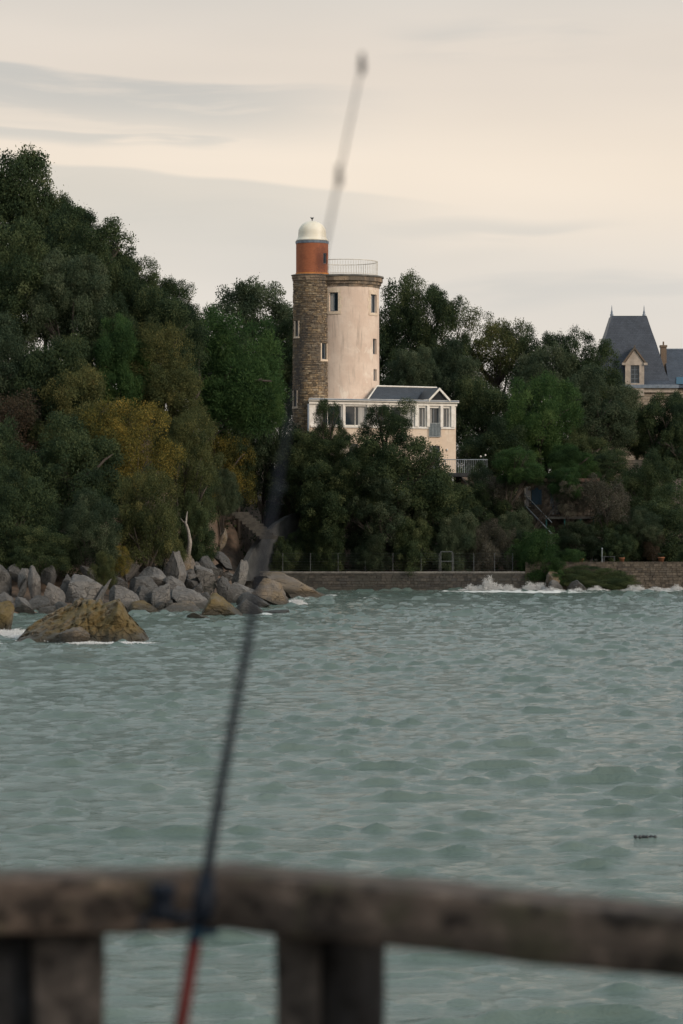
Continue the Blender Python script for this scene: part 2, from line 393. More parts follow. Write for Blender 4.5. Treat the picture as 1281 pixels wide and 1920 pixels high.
# ------------------------------------------------------------------ sea
rng = np.random.default_rng(7)
sy = [16.0]
while sy[-1] < 206: sy.append(sy[-1]+max(.075, .0016*sy[-1]+.01))
st = .3
while sy[-1] < 9000: st *= 1.4; sy.append(sy[-1]+st)
pre = [16.0]; st = .1
while pre[-1] > -6000: st *= 1.4; pre.append(pre[-1]-st)
sy = np.array(pre[:0:-1]+sy); sxs = axis(-26, 27, .14, (-6000, 6000), 1.4)
SX, SY = np.meshgrid(sxs, sy)
fade = sstep(45, 26, np.abs(SX))*sstep(-20, 12, SY)*sstep(225, 206, SY)
calm = fade*(1+.35*sstep(70, 170, SY))
DX = np.zeros_like(SX); DY = np.zeros_like(SX); DZ = np.zeros_like(SX); JJ = np.zeros_like(SX)
gust = 1+.35*np.sin(SX*.13+SY*.05+1.1)*np.sin(SY*.083-SX*.04)+.25*np.sin(SX*.31+2)*np.sin(SY*.19+.5)
# the swell runs towards the pier, short wind chop on top
for i in range(120):
    lam = .40*(3.4/.40)**rng.random()
    th = R(-80)+rng.normal()*R(28 if lam < .9 else 17)
    k = 2*math.pi/lam; kx, ky = k*math.cos(th), k*math.sin(th)
    amp = .0080*lam**.6*np.exp(-(lam/2.1)**2)*(.6+.8*rng.random())
    ph = kx*SX+ky*SY+rng.random()*6.283
    c_, s_ = np.cos(ph), np.sin(ph); q = 1.15
    DZ += amp*c_; DX -= q*amp*kx/k*s_; DY -= q*amp*ky/k*s_; JJ += amp*k*c_
n_ = DZ/np.std(DZ); kk = .72
lin = .020*kk/np.std(DZ)/.95                     # same horizontal chop as the swell it belongs to
DX *= lin*.8*calm*gust; DY *= lin*.8*calm*gust; JJ *= lin*calm*gust
DZ = .020/.95*(np.exp(kk*np.clip(n_*(.6+.4*gust), -3, 3.0))-1.28)*calm      # flat troughs, few steep crests
DY -= .30*np.maximum(DZ, 0)
# foam: along rocks, against the wall, a few crests
foam = np.zeros_like(SX)
def foam_blob(px, py, rx, ry, a):
    d = 5.5*F/(py-960); x = (px-640.5)/F*d
    foam[:] = np.maximum(foam, a*np.exp(-((SX-x)/rx)**2-((SY-d)/ry)**2))
for b in [(20, 1190, 1.6, 3.0, 1.0), (70, 1193, 1.6, 2.6, 1.0), (130, 1199, 1.5, 2.0, .95), (185, 1203, 1.2, 1.4, .8), (-30, 1189, 1.6, 3, 1.0), (0, 1206, 2.4, 2.2, .5), (60, 1215, 2.5, 2.2, .4), (235, 1207, 1.3, 1.0, .6),
          (280, 1205, .9, 1.2, .6), (540, 1129, 1.4, 3.5, .75), (575, 1122, 1.6, 3.5, .75), (625, 1117, 1.5, 4, .6), (500, 1153, 1.5, 2, .55), (700, 1122, 2.5, 3.0, .5), (600, 1131, 2.0, 3.0, .42),
          (640, 1112, 2.5, 3, .42), (880, 1110, 2.5, 2.2, .9), (930, 1110, 2.6, 2.4, 1.0), (1010, 1111, 2.6, 2.4, 1.0), (1070, 1111, 2.2, 2.2, .7), (1130, 1110, 2.2, 2, .55), (1200, 1109, 1.6, 1.6, .7), (1260, 1109, 1.8, 1.6, .7),
          (430, 1163, 1.2, 1.6, .5), (380, 1166, 1, 1.4, .5), (330, 1155, 1.2, 1.6, .4), (1000, 1122, 4, 3, .35), (1150, 1122, 4, 3, .35), (850, 1126, 3, 3, .3)]:
    foam_blob(*b)
crest = sstep(.15, .22, DZ)*.3
foam = np.maximum(foam, crest)
DZ += foam*.04*(SY > 150)
SV = np.stack([SX+DX*fade, SY+DY*fade, DZ], -1).reshape(-1, 3)
sm = np_mesh('sea', SV, grid_faces(len(sxs), len(sy)), True, vattr={'foam': foam.ravel()})
def sea_mat():
    m, nt, b = new_mat('sea_water'); p = worldpos(nt)
    mp = nt.nodes.new('ShaderNodeMapping'); mp.inputs['Scale'].default_value = (.6, 1.5, 1); nt.links.new(p, mp.inputs[0])
    n1 = noise(nt, mp.outputs[0], 3.0, 6, .62, .6); n2 = noise(nt, mp.outputs[0], 14, 3, .6)
    big = noise(nt, p, .12, 3, .5)
    c = mix(nt, big.step(.35, .65), (.102, .144, .124), (.128, .170, .149))
    fo = attr(nt, 'foam'); fn = noise(nt, p, 3.0, 5, .72, .8); fb = noise(nt, p, .9, 2, .6, 0)
    f = (S(nt, fo.outputs['Fac'])*1.15 + (fn-.5)*1.1 + (fb-.5)*.8 - .5).step(0, .28)
    nt.links.new(mix(nt, f, c, (.72, .73, .70)), b.inputs['Base Color'])
    lk(nt, f*.6+.09, b.inputs['Roughness']); b.inputs['IOR'].default_value = 1.333
    bump(nt, n1*.75+n2*.25, 1.0, .072, b); return m
M['sea'] = sea_mat()
tag(link('sea', sm, None, M['sea']), kind='structure')

# ------------------------------------------------------------------ round walls with real openings
def cyl_wall(c, rfun, z0, z1, wins, n=72, depth=.28, th0=-180, th1=180):
    """wins: (theta0, theta1, za, zb) degrees from the side facing the pier; returns V, F, uv with holes and reveals"""
    ths = sorted(set(list(np.linspace(th0, th1, n+1))+[t for w in wins for t in w[:2]]))
    zs = sorted(set([z0, z1]+list(np.linspace(z0, z1, 9))+[z for w in wins for z in w[2:]]))
    V, Fc, uv = [], [], []
    def pt(t, z, r): V.append((c[0]+r*math.sin(R(t)), c[1]-r*math.cos(R(t)), z)); uv.append((R(t)*r, z)); return len(V)-1
    for a in range(len(ths)-1):
        for b in range(len(zs)-1):
            tm, zm = (ths[a]+ths[a+1])/2, (zs[b]+zs[b+1])/2
            if any(w[0] < tm < w[1] and w[2] < zm < w[3] for w in wins): continue
            Fc.append([pt(ths[a], zs[b], rfun(zs[b])), pt(ths[a+1], zs[b], rfun(zs[b])), pt(ths[a+1], zs[b+1], rfun(zs[b+1])), pt(ths[a], zs[b+1], rfun(zs[b+1]))])
    for w in wins:
        q = [(w[0], w[2]), (w[1], w[2]), (w[1], w[3]), (w[0], w[3])]
        for k in range(4):
            (ta, za), (tb, zb) = q[k], q[(k+1) % 4]
            Fc.append([pt(ta, za, rfun(za)), pt(ta, za, rfun(za)-depth), pt(tb, zb, rfun(zb)-depth), pt(tb, zb, rfun(zb))])
    return V, Fc, uv
def cyl_window(parent, c, r, w, depth, fmat, bars=1, curtain=False, off=(0, 0, 0)):
    """window sitting at the back of the reveal: frame > pane"""
    ta, tb, za, zb = w; rr = r-depth
    def pt(u, z, k=0.0):
        t = ta+(tb-ta)*u; return (c[0]+(rr+k)*math.sin(R(t))-off[0], c[1]-(rr+k)*math.cos(R(t))-off[1], z-off[2])
    wd = R(tb-ta)*rr; f = .055/wd
    m = MB()
    def bar(u0, u1, a, b): m.hexa([pt(u0, a, .0), pt(u1, a, .0), pt(u1, a, .06), pt(u0, a, .06), pt(u0, b, .0), pt(u1, b, .0), pt(u1, b, .06), pt(u0, b, .06)])
    bar(0, f, za, zb); bar(1-f, 1, za, zb); bar(f, 1-f, za, za+.06); bar(f, 1-f, zb-.06, zb)
    if bars: bar(.5-f*.5, .5+f*.5, za+.06, zb-.06)
    o = m.build('window', fmat, parent)
    MB().poly([pt(0, za, .02), pt(1, za, .02), pt(1, zb, .02), pt(0, zb, .02)]).build('pane', M['glass'], o)
    if curtain: MB().poly([pt(f, za+.08, .024), pt(.45, za+.08, .024), pt(.45, zb-.08, .024), pt(f, zb-.08, .024)]).build('curtain', M['curtain'], o)
    return o

# ------------------------------------------------------------------ lighthouse tower
DT = 215.0; sT = DT/F
tc = (P(646, 960, DT).x, DT); rM = 65*sT
def zt(py, d=DT): return H+(960-py)/F*d
tower = empty('lighthouse_tower', (tc[0], tc[1], 7.6), 'tall cream plastered lighthouse tower with brown stone stair turret and brick lantern', 'lighthouse')
off = (tc[0], tc[1], 7.6)
def shift(V): return [(p[0]-off[0], p[1]-off[1], p[2]-off[2]) for p in V]
wM = [(-25.5, -10.6, zt(588), zt(553)), (49, 67.4, zt(589), zt(555)), (54.6, 67.4, zt(666), zt(637)), (56.2, 67.4, zt(716), zt(694))]
rMf = lambda z: rM*(1+.0012*max(0, 20-z))
V, Fc, uv = cyl_wall(tc, rMf, 7.6, zt(541), wM, 96)
link('drum_wall', np_mesh('drum_wall', shift(V), Fc, uv=uv), tower, M['plaster'])
for i, q in enumerate(wM): cyl_window(tower, tc, rM, q, .22, M['frame_grey'], i < 2, i < 2, off)
# pale dressed-stone surrounds round the two big windows: blocks proud of the plaster
def arc_block(m, c, r0, r1, ta, tb, za, zb, t=0.0, nseg=2):
    for k in range(nseg):
        a, b = ta+(tb-ta)*k/nseg, ta+(tb-ta)*(k+1)/nseg
        p = lambda t_, r, z: (c[0]+r*math.sin(R(t_)), c[1]-r*math.cos(R(t_)), z)
        m.hexa([p(a, r1, za), p(b, r1, za), p(b, r0, za), p(a, r0, za), p(a, r1, zb), p(b, r1, zb), p(b, r0, zb), p(a, r0, zb)], t)
M['manor_dressed'] = simple('manor_dressed_stone', (.50, .43, .36), .9, c2=(.36, .31, .26), scale=2.5)
M['dressed'] = simple('dressed_stone', (.74, .62, .49), .9, c2=(.62, .50, .38), scale=3)
rnd = random.Random(4)
for ta, tb, za, zb in wM[:2]:
    hgt = (zb-za)/5; dl = 1.0
    for side in (-1, 1):
        for k in range(5):
            wdt = (7.5 if k % 2 else 4.5)
            a, b = (ta-wdt, ta-.15) if side < 0 else (tb+.15, tb+wdt)
            m = MB(); arc_block(m, tc, rM-.05, rM+.018+.008*rnd.random(), a, b, za+hgt*k+.012, za+hgt*(k+1)-.012)
            m.build('quoin_block', M['dressed'], tower, off=off)
    m = MB(); arc_block(m, tc, rM-.05, rM+.024, ta-5, tb+5, zb+.01, zb+.34, nseg=4); m.build('lintel', M['dressed'], tower, off=off)
    m = MB(); arc_block(m, tc, rM-.05, rM+.06, ta-5, tb+5, za-.2, za-.01, nseg=4); m.build('window_sill', M['dressed'], tower, off=off)
# cornice of the drum: corbel course, two rings of blocks, slab
def ring(c, name, r0, r1, za, zb, n, mat, parent, ofs, gap=.18, th=(-180, 180), jit=.02):
    m = MB()
    for k in range(n):
        a = th[0]+(th[1]-th[0])*k/n; b = th[0]+(th[1]-th[0])*(k+1)/n
        arc_block(m, c, r0, r1+rnd.uniform(-jit, jit), a+gap/2, b-gap/2, za, zb+rnd.uniform(-.004, .004), rnd.uniform(.01, 1), 1)
    return m.build(name, mat, parent, off=ofs)
zc = zt(541)
ring(tc, 'cornice', rM-.3, rM+.05, zc-.02, zc+.17, 60, M['cornice_stone'], tower, off)
ring(tc, 'cornice', rM-.3, rM+.14, zc+.18, zc+.40, 52, M['cornice_stone'], tower, off)
ring(tc, 'cornice', rM-.3, rM+.27, zc+.41, zc+.74, 44, M['cornice_stone'], tower, off)
MB().lathe([(0, zc+.70), (rM+.36, zc+.75), (rM+.36, zc+.86), (0, zc+.88)], 72, (tc[0], tc[1], 0)).build('balcony_slab', M['wall_cap'], tower, off=off)
zB = zc+.87
# railing on the balcony: each baluster its own piece
rail = empty('balcony_railing', (0, 0, 0)); rail.parent = tower
rr = rM-.12
pts = [(tc[0]+rr*math.sin(R(t)), tc[1]-rr*math.cos(R(t)), zB+1.13) for t in range(-60, 215, 5)]
MB().tube(pts, .03, 6).build('handrail', M['railing_paint'], rail, off=off)
MB().tube([(p[0], p[1], zB+.12) for p in pts], .018, 6).build('bottom_rail', M['railing_paint'], rail, off=off)
bal = None
for t in np.arange(-58, 213, 4.6):
    p = (tc[0]+rr*math.sin(R(t))-off[0], tc[1]-rr*math.cos(R(t))-off[1], zB-off[2])
    if bal is None: bal = MB().tube([(0, 0, 0), (0, 0, 1.12)], .013, 5).build('baluster', M['railing_paint'], rail); o = bal
    else: o = bal.copy(); COL.objects.link(o)
    o.location = p
# stair turret in coursed rubble
D2 = 213.2; s2 = D2/F; uc = (P(583, 960, D2).x, D2); rU = 33.3*s2
zu = lambda py: zt(py, D2)
rUf = lambda z: rU*(1+.0045*max(0, 20-z))
wU = [(-62, -44, zu(632), zu(603)), (37, 62, zu(675), zu(645)), (-74, -50, zu(763), zu(733))]
V, Fc, uv = cyl_wall(uc, lambda z: rUf(z)-.05, 6.6, zu(527), wU, 60, .2)
link('turret_core', np_mesh('turret_core', shift(V), Fc, uv=uv), tower, M['mortar'])
m = MB(); z = 6.6
while z < zu(527)-.02:
    hgt = min(rnd.uniform(.09, .19), zu(527)-z); t = -180+rnd.uniform(0, 12)
    while t < 180:
        wdt = math.degrees(rnd.uniform(.12, .40)/rU); zm = z+hgt/2; tm = t+wdt/2
        if not any(w[0]-4 < tm+wdt*.3 and tm-wdt*.3 < w[1]+4 and w[2]-.06 < zm < w[3]+.06 for w in wU):
            tt = rnd.random()
            arc_block(m, uc, rUf(z)-.12, rUf(z)+rnd.uniform(-.015, .035), t+.5, t+wdt-.5, z+.006+rnd.uniform(0, .03), z+hgt-.006-rnd.uniform(0, .03), .02+.96*tt, 2)
        t += wdt
    z += hgt
o = m.build('turret_stonework', M['turret_stone'], tower, off=off); o['kind'] = 'stuff'
for q in wU:
    cyl_window(tower, uc, rU, q, .2, M['frame_grey'], 0, False, off)
    m = MB(); arc_block(m, uc, rU-.12, rUf(q[2])+.06, q[0]-5, q[1]+5, q[2]-.14, q[2]); m.build('window_sill', M['dressed'], tower, off=off)
    for a, b in ((q[0]-3.6, q[0]-.05), (q[1]+.05, q[1]+3.6)):
        m = MB(); arc_block(m, uc, rU-.12, rUf(q[2])+.03, a, b, q[2], q[3]); m.build('window_jamb', M['dressed'], tower, off=off)
ring(uc, 'cornice', rU-.2, rU+.05, zu(527), zu(523), 26, M['cornice_stone'], tower, off, .5)
ring(uc, 'cornice', rU-.2, rU+.10, zu(523)+.01, zu(517.5), 22, M['cornice_stone'], tower, off, .5)
MB().lathe([(0, zu(517.5)-.02), (rU+.15, zu(517.5)+.005), (rU+.15, zu(516)), (0, zu(516)+.01)], 48, (uc[0], uc[1], 0)).build('turret_slab', M['wall_cap'], tower, off=off)
# brick lantern with white dome
lc = (P(585.5, 960, D2).x, D2); rL = 30.2*s2
wL = [(44, 67, zu(496), zu(476))]
V, Fc, uv = cyl_wall(lc, lambda z: rL, zu(514), zu(457), wL, 72, .15)
link('lantern_wall', np_mesh('lantern_wall', shift(V), Fc, uv=uv), tower, M['brick_red'])
cyl_window(tower, lc, rL, wL[0], .14, M['frame_grey'], 0, False, off)
MB().lathe([(rL-.1, zu(516)), (rL+.04, zu(516)), (rL+.04, zu(512.5)), (rL-.1, zu(512.5))], 60, (lc[0], lc[1], 0)).build('base_band', M['orange_band'], tower, off=off)
MB().lathe([(rL-.2, zu(457.5)), (rL+.03, zu(457.5)), (rL+.06, zu(453)), (rL-.2, zu(452.5))], 60, (lc[0], lc[1], 0)).build('zinc_band', M['zinc'], tower, off=off)
prof = [(rL*.5, 452.4), (rL*.995, 452.2), (rL*1.0, 450.5), (rL*.93, 448.6), (rL*.885, 445), (rL*.87, 440), (rL*.865, 436)]
for a in range(8, 91, 8): prof.append((rL*.865*math.cos(R(a)), 436-21.5*math.sin(R(a))))
prof.append((.001, 414.4))
dome = MB().lathe([(r, zu(y)) for r, y in prof], 60, (lc[0], lc[1], 0)).build('dome', M['dome_paint'], tower, True, off)
m = MB(); z0 = zu(414.6)
m.lathe([(.05, 0), (.03, .06), (.03, .1), (.075, .16), (.10, .22), (.07, .27), (.0, .28)], 12, (lc[0], lc[1], z0))
m.tube([(lc[0]-.06, lc[1], z0+.2), (lc[0]-.13, lc[1], z0+.30)], [.04, .02], 6); m.tube([(lc[0]+.05, lc[1], z0+.2), (lc[0]+.12, lc[1], z0+.28)], [.05, .02], 6)
m.build('finial', M['dark_metal'], dome, True, off)

# ------------------------------------------------------------------ flat walls with real openings
class Plane:
    """local frame: u along the wall, n outwards, z up; px/py give its u and z"""
    def __init__(s, A, ang):
        s.A = A; s.e = (math.cos(R(ang)), math.sin(R(ang))); s.n = (math.sin(R(ang)), -math.cos(R(ang)))
    def __call__(s, u, o, z): return (s.A[0]+s.e[0]*u+s.n[0]*o, s.A[1]+s.e[1]*u+s.n[1]*o, z)
    def U(s, px):
        t = (px-640.5)/F; return (t*s.A[1]-s.A[0])/(s.e[0]-t*s.e[1])
    def Z(s, px, py): return H+(960-py)/F*(s.A[1]+s.e[1]*s.U(px))
    def box(s, u0, u1, o0, o1, z0, z1, m=None, t=0.0): return (m or MB()).box(u0, u1, -o1, -o0, z0, z1, t, lambda x, y, z: s(x, -y, z))
def flat_wall(pl, u0, u1, z0, z1, holes, depth=.22):
    us = sorted(set([u0, u1]+[q for h in holes for q in h[:2]])); zs = sorted(set([z0, z1]+[q for h in holes for q in h[2:]]))
    m = MB()
    for a in range(len(us)-1):
        for b in range(len(zs)-1):
            um, zm = (us[a]+us[a+1])/2, (zs[b]+zs[b+1])/2
            if any(h[0] < um < h[1] and h[2] < zm < h[3] for h in holes): continue
            m.poly([pl(us[a], 0, zs[b]), pl(us[a+1], 0, zs[b]), pl(us[a+1], 0, zs[b+1]), pl(us[a], 0, zs[b+1])])
    for h in holes:
        q = [(h[0], h[2]), (h[1], h[2]), (h[1], h[3]), (h[0], h[3])]
        for k in range(4):
            (a, za), (b, zb) = q[k], q[(k+1) % 4]
            m.poly([pl(a, 0, za), pl(a, -depth, za), pl(b, -depth, zb), pl(b, 0, zb)])
    return m
def flat_window(pl, h, parent, off, depth=.16, cols=1, rows=1, fm='frame_grey', name='window', fr=.06, glass='glass', curtain=None):
    u0, u1, z0, z1 = h; m = MB()
    pl.box(u0, u0+fr, -depth-.05, -depth, z0, z1, m); pl.box(u1-fr, u1, -depth-.05, -depth, z0, z1, m)
    pl.box(u0+fr, u1-fr, -depth-.05, -depth, z0, z0+fr, m); pl.box(u0+fr, u1-fr, -depth-.05, -depth, z1-fr, z1, m)
    for k in range(1, cols): u = u0+(u1-u0)*k/cols; pl.box(u-fr*.4, u+fr*.4, -depth-.05, -depth-.005, z0+fr, z1-fr, m)
    for k in range(1, rows): z = z0+(z1-z0)*k/rows; pl.box(u0+fr, u1-fr, -depth-.05, -depth-.008, z-fr*.35, z+fr*.35, m)
    o = m.build(name, M[fm], parent, off=off)
    for i in range(cols):
        for j in range(rows):
            a, b = u0+(u1-u0)*i/cols, u0+(u1-u0)*(i+1)/cols; c, d = z0+(z1-z0)*j/rows, z0+(z1-z0)*(j+1)/rows
            MB().poly([pl(a, -depth-.03, c), pl(b, -depth-.03, c), pl(b, -depth-.03, d), pl(a, -depth-.03, d)]).build('pane', M[glass], o, off=off)
    if curtain:
        for a, b in curtain:
            m = MB(); n = 10; A, B = u0+(u1-u0)*a, u0+(u1-u0)*b
            for k in range(n):
                x0, x1 = A+(B-A)*k/n, A+(B-A)*(k+1)/n; d0, d1 = (.015, .0) if k % 2 else (.0, .015)
                m.poly([pl(x0, -depth-.024+d0, z0+.06), pl(x1, -depth-.024+d1, z0+.06), pl(x1, -depth-.024+d1, z1-.06), pl(x0, -depth-.024+d0, z1-.06)])
            m.build('curtain', M['curtain'], o, off=off)
    return o

# ------------------------------------------------------------------ house at the tower's foot
hp = Plane((-2.37, 208.5), 24.0)
hz = 6.6; hoff = hp(0, 0, hz)
house = empty('veranda_house', hoff, 'cream house with white glazed veranda band and slate roof at lighthouse foot', 'house')
UA, UC = 0.0, hp.U(855)
zr = hp.Z(700, 748.5); zfas = zr-.42; zsill = hp.Z(700, 799); zhead = zfas-.12
flat = lambda: None
holes = []
def hl(p0, p1, za, zb): h = (hp.U(p0), hp.U(p1), za, zb); holes.append(h); return h
W1 = [hl(592, 640, zsill+.02, zhead), hl(648, 687, zsill+.02, zhead), hl(692, 728, zsill+.02, zhead), hl(733, 774, zsill+.02, zhead)]
W2 = [hl(785.5, 797, zsill, zhead-.04), hl(831, 842, zsill, zhead-.04)]
WD = hl(806, 823.5, hp.Z(815, 819), zhead-.04)
DD = hl(805, 825, hp.Z(815, 887), hp.Z(815, 836))
lowW = hl(655, 672, hp.Z(660, 862), hp.Z(660, 832))
up = [h for h in holes if h not in (DD, lowW)]
lowholes = [DD, lowW, (WD[0], WD[1], WD[2], zsill)]
flat_wall(hp, UA, UC, hz, zsill, lowholes).build('wall', M['house_plaster'], house, off=hoff)
flat_wall(hp, UA, UC, zsill, zr-.02, [(h[0], h[1], max(h[2], zsill), h[3]) for h in up]).build('veranda_frame', M['white_paint'], house, off=hoff)
# side walls and flat roof
dep = 4.2
bl = lambda z, ov=0: (hp.A[0]-ov, hp.A[1]+3.6, z)
MB().poly([hp(UC, 0, hz), hp(UC, -dep, hz), hp(UC, -dep, zr), hp(UC, 0, zr)]).build('side_wall', M['house_plaster'], house, off=hoff)
MB().poly([hp(UA, 0, hz), bl(hz), bl(zr), hp(UA, 0, zr)]).build('side_wall', M['house_plaster'], house, off=hoff)
def roof_slab(ov, o, za, zb): return MB().hexa([f_ for z in (za, zb) for f_ in (hp(UA-ov, o, z), hp(UC+ov, o, z), hp(UC+ov, -dep, z), bl(z, ov))])
roof_slab(.12, .30, zfas+.24, zr).build('roof_fascia', M['white_paint'], house, off=hoff)
roof_slab(.05, .12, zfas, zfas+.238).build('roof_beam', M['white_paint'], house, off=hoff)
hp.box(UA-.09, UC+.09, .301, .34, zr-.11, zr-.02).build('gutter', M['zinc'], house, off=hoff)
hp.box(UA+.1, UC-.1, -.06, .09, zsill-.14, zsill-.002).build('window_sill', M['white_paint'], house, off=hoff)
for px in (643.5, 689.5, 730.5): hp.box(hp.U(px)-.07, hp.U(px)+.07, .002, .10, zsill, zfas-.002).build('mullion', M['white_paint'], house, off=hoff)
for px, wpx in ((780, 3.0), (802, 2.6), (827, 2.6), (848, 3.4)):
    hp.box(hp.U(px)-wpx*.042, hp.U(px)+wpx*.042, .002, .16, zsill, zfas-.002).build('pilaster', M['white_paint'], house, off=hoff)
hp.box(-.16, -.04, .01, .13, hz, zfas).build('downpipe', M['zinc'], house, off=hoff)
cu = [((.02, .3),), ((.65, .97),), ((.05, .4),), ((.5, .95),)]
for h, c in zip(W1, cu): flat_window(hp, h, house, hoff, .14, 2, 1, 'white_paint', curtain=c, fr=.05)
for h in W2: flat_window(hp, h, house, hoff, .12, 1, 1, 'frame_grey', curtain=((.1, .35), (.6, .9)))
flat_window(hp, WD, house, hoff, .12, 2, 1, 'frame_grey', 'balcony_door', curtain=((.1, .3),))
flat_window(hp, lowW, house, hoff, .12, 1, 1, 'frame_grey')
d_ = flat_window(hp, DD, house, hoff, .12, 2, 1, 'frame_grey', 'garden_door', curtain=((.05, .4),))
zg = hp.Z(815, 793)
m = MB(); hp.box(WD[0]-.12, WD[1]+.12, .10, .14, zg-.05, zg, m); hp.box(WD[0]-.12, WD[1]+.12, .10, .14, WD[2], WD[2]+.05, m)
for u in np.linspace(WD[0]-.12, WD[1]+.07, 9): hp.box(u, u+.03, .105, .135, WD[2]+.05, zg-.05, m)
jb = m.build('balconet', M['steel'], house, off=hoff)
hp.box(WD[0]-.06, WD[1]+.06, .08, .095, WD[2]+.08, zg-.08).build('balconet_panel', M['glass_guard'], jb, off=hoff)
hp.box(DD[0]-.1, DD[1]+.1, .002, .05, DD[3]+.01, DD[3]+.16).build('door_lintel', M['dressed'], house, off=hoff)
# slate roof in front of the drum, hipped at the tower end, with its white verge
zrid = H+(960-726)*214.6/F
e0 = Vector((P(691, 0, 211.9).x, 211.9, zr+.03)); e1 = Vector((P(806, 0, 214.3).x, 214.3, zr+.03))
r0 = Vector((P(708, 0, 213.2).x, 213.2, zrid)); r1 = Vector((P(819, 0, 215.9).x, 215.9, zrid))
b0 = e0+(r0-e0)*2; b0.z = zr+.03; b1 = e1+(r1-e1)*2; b1.z = zr+.03; b0.x = r0.x+.4
mm = bpy.data.meshes.new('slate_roof'); vs = [e0, e1, r1, r0, b1, b0]
mm.from_pydata([tuple(v_-Vector(hoff)) for v_ in vs], [], [(0, 1, 2, 3), (3, 2, 4, 5), (1, 4, 2), (0, 3, 5)])
u_ = mm.uv_layers.new(name='UVMap')
for li, l in enumerate(mm.loops): co = vs[l.vertex_index]; u_.data[li].uv = (co.x, (co.z-zr)*1.9)
srf = link('slate_roof', mm, house, M['slate'])
m = MB(); m.tube([e0+Vector((-.05, -.03, .02)), r0+Vector((-.04, -.03, .03)), r1+Vector((0, 0, .03))], .06, 6); m.build('verge', M['white_paint'], srf, off=hoff)
# pediment over the bay
uC = hp.U(820.5); wP = .72; zap = hp.Z(820, 727)
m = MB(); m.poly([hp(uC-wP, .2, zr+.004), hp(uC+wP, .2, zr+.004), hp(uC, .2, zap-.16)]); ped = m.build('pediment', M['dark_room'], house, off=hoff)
m = MB()
for sgn in (-1, 1):
    a, b = uC+sgn*(wP+.17), uC; z0, z1 = zr-.13, zap; th = .20
    m.hexa([hp(a, -.5, z0), hp(b, -.5, z1-th), hp(b, .38, z1-th), hp(a, .38, z0), hp(a, -.5, z0+th), hp(b, -.5, z1), hp(b, .38, z1), hp(a, .38, z0+th)])
m.build('barge_board', M['white_paint'], ped, off=hoff)
m = MB()
for sgn in (-1, 1):
    a = uC+sgn*(wP+.17)
    m.poly([hp(a, .36, zr+.075), hp(uC, .36, zap+.012), hp(uC, -2.0, zap+.012), hp(a, -2.0, zr+.075)])
m.build('pediment_roof', M['slate'], ped, off=hoff)
# wall lamps either side of the garden door
for px in (794, 838): MB().lathe([(0, 0), (.05, .02), (.07, .15), (.03, .2), (0, .2)], 10, hp(hp.U(px), .06, hp.Z(815, 846))).build('wall_lamp', M['white_paint'], house, True, hoff)

# ------------------------------------------------------------------ terrace with steel guard
TD = 211.0; tz = zt(886.5, TD)
toff = P(850, 905, TD)
ter = empty('garden_terrace', (toff.x, toff.y, 6.5), 'raised grey terrace with steel bar railing beside the cream house', 'terrace'); to = (toff.x, toff.y, 6.5)
xa, xb = P(800, 0, TD).x, P(914, 0, TD).x
MB().box(xa, xb, TD, TD+3.2, tz-.28, tz).build('slab', M['concrete'], ter, off=to)
m = MB(); m.tube([(xa, TD+.05, tz+.98), (xb, TD+.05, tz+.98)], .035, 6); m.tube([(xb, TD+.05, tz+.98), (xb, TD+3.1, tz+.98)], .035, 6); m.build('handrail', M['steel'], ter, off=to)
k = 0
for x in np.arange(xa, xb, .14):
    big = k % 10 == 0; k += 1
    MB().tube([(x, TD+.05, tz), (x, TD+.05, tz+.97)], .03 if big else .014, 5).build('railing_post' if big else 'railing_bar', M['steel'], ter, off=to)
for x, mt in ((P(849, 0, TD).x, 'white_paint'), (P(880, 0, TD).x, 'wood_dark'), (xb-.1, 'white_paint')):
    MB().tube([(x, TD+.12, float(ground_z(x, TD))-.1), (x, TD+.12, tz-.28)], .07, 8).build('support_post', M[mt], ter, off=to)
lp = P(906, 862, TD+2.4)
lamp = empty('terrace_lamp', (lp.x, lp.y, tz), 'small twin globe lamp on the grey terrace', 'lamp')
MB().tube([(0, 0, 0), (0, 0, 1.2)], .02, 6).build('lamp_post', M['dark_metal'], lamp)
MB().tube([(-.16, 0, 1.2), (.16, 0, 1.3)], .014, 6).build('lamp_arm', M['dark_metal'], lamp)
for dx, dz in ((-.18, 1.26), (.17, 1.36)): MB().lathe([(0.001, -.07), (.05, -.05), (.07, 0), (.05, .05), (.001, .07)], 10, (dx, 0, dz)).build('lamp_globe', M['white_paint'], lamp, True)

# ------------------------------------------------------------------ manor house behind the trees
DM = 246.0; sM = DM/F
def mz(py): return H+(960-py)/F*DM
mxc = P(1186, 0, DM).x; mcy = DM+4.0
manor = empty('manor_house', (mxc, mcy, 7.5), 'stone manor with steep blue slate pavilion roof and gabled dormer', 'house'); mo = (mxc, mcy, 7.5)
rings = [(588, 33), (615, 41.2), (640, 49.4), (668, 57.5), (695, 65), (712, 72), (720.5, 85)]
mm = bpy.data.meshes.new('pavilion_roof'); V, Fc = [], []
for y, hw in rings:
    a = hw*sM; b = a*.86
    V += [(-a, -b, mz(y)-7.5), (a, -b, mz(y)-7.5), (a, b, mz(y)-7.5), (-a, b, mz(y)-7.5)]
for k in range(len(rings)-1):
    for j in range(4): a, b = k*4+j, k*4+(j+1) % 4; Fc.append((b, a, a+4, b+4))
Fc.append((0, 1, 2, 3))
mm.from_pydata(V, [], Fc); u_ = mm.uv_layers.new(name='UVMap')
for li, l in enumerate(mm.loops): co = V[l.vertex_index]; u_.data[li].uv = (co[0]+co[1], co[2]*1.05)
mroof = link('pavilion_roof', mm, manor, M['slate_far'])
fy = mcy-85*sM*.86
mp_ = Plane((0, fy+.35), 0)
def mu(px): return (px-640.5)/F*(fy+.35)
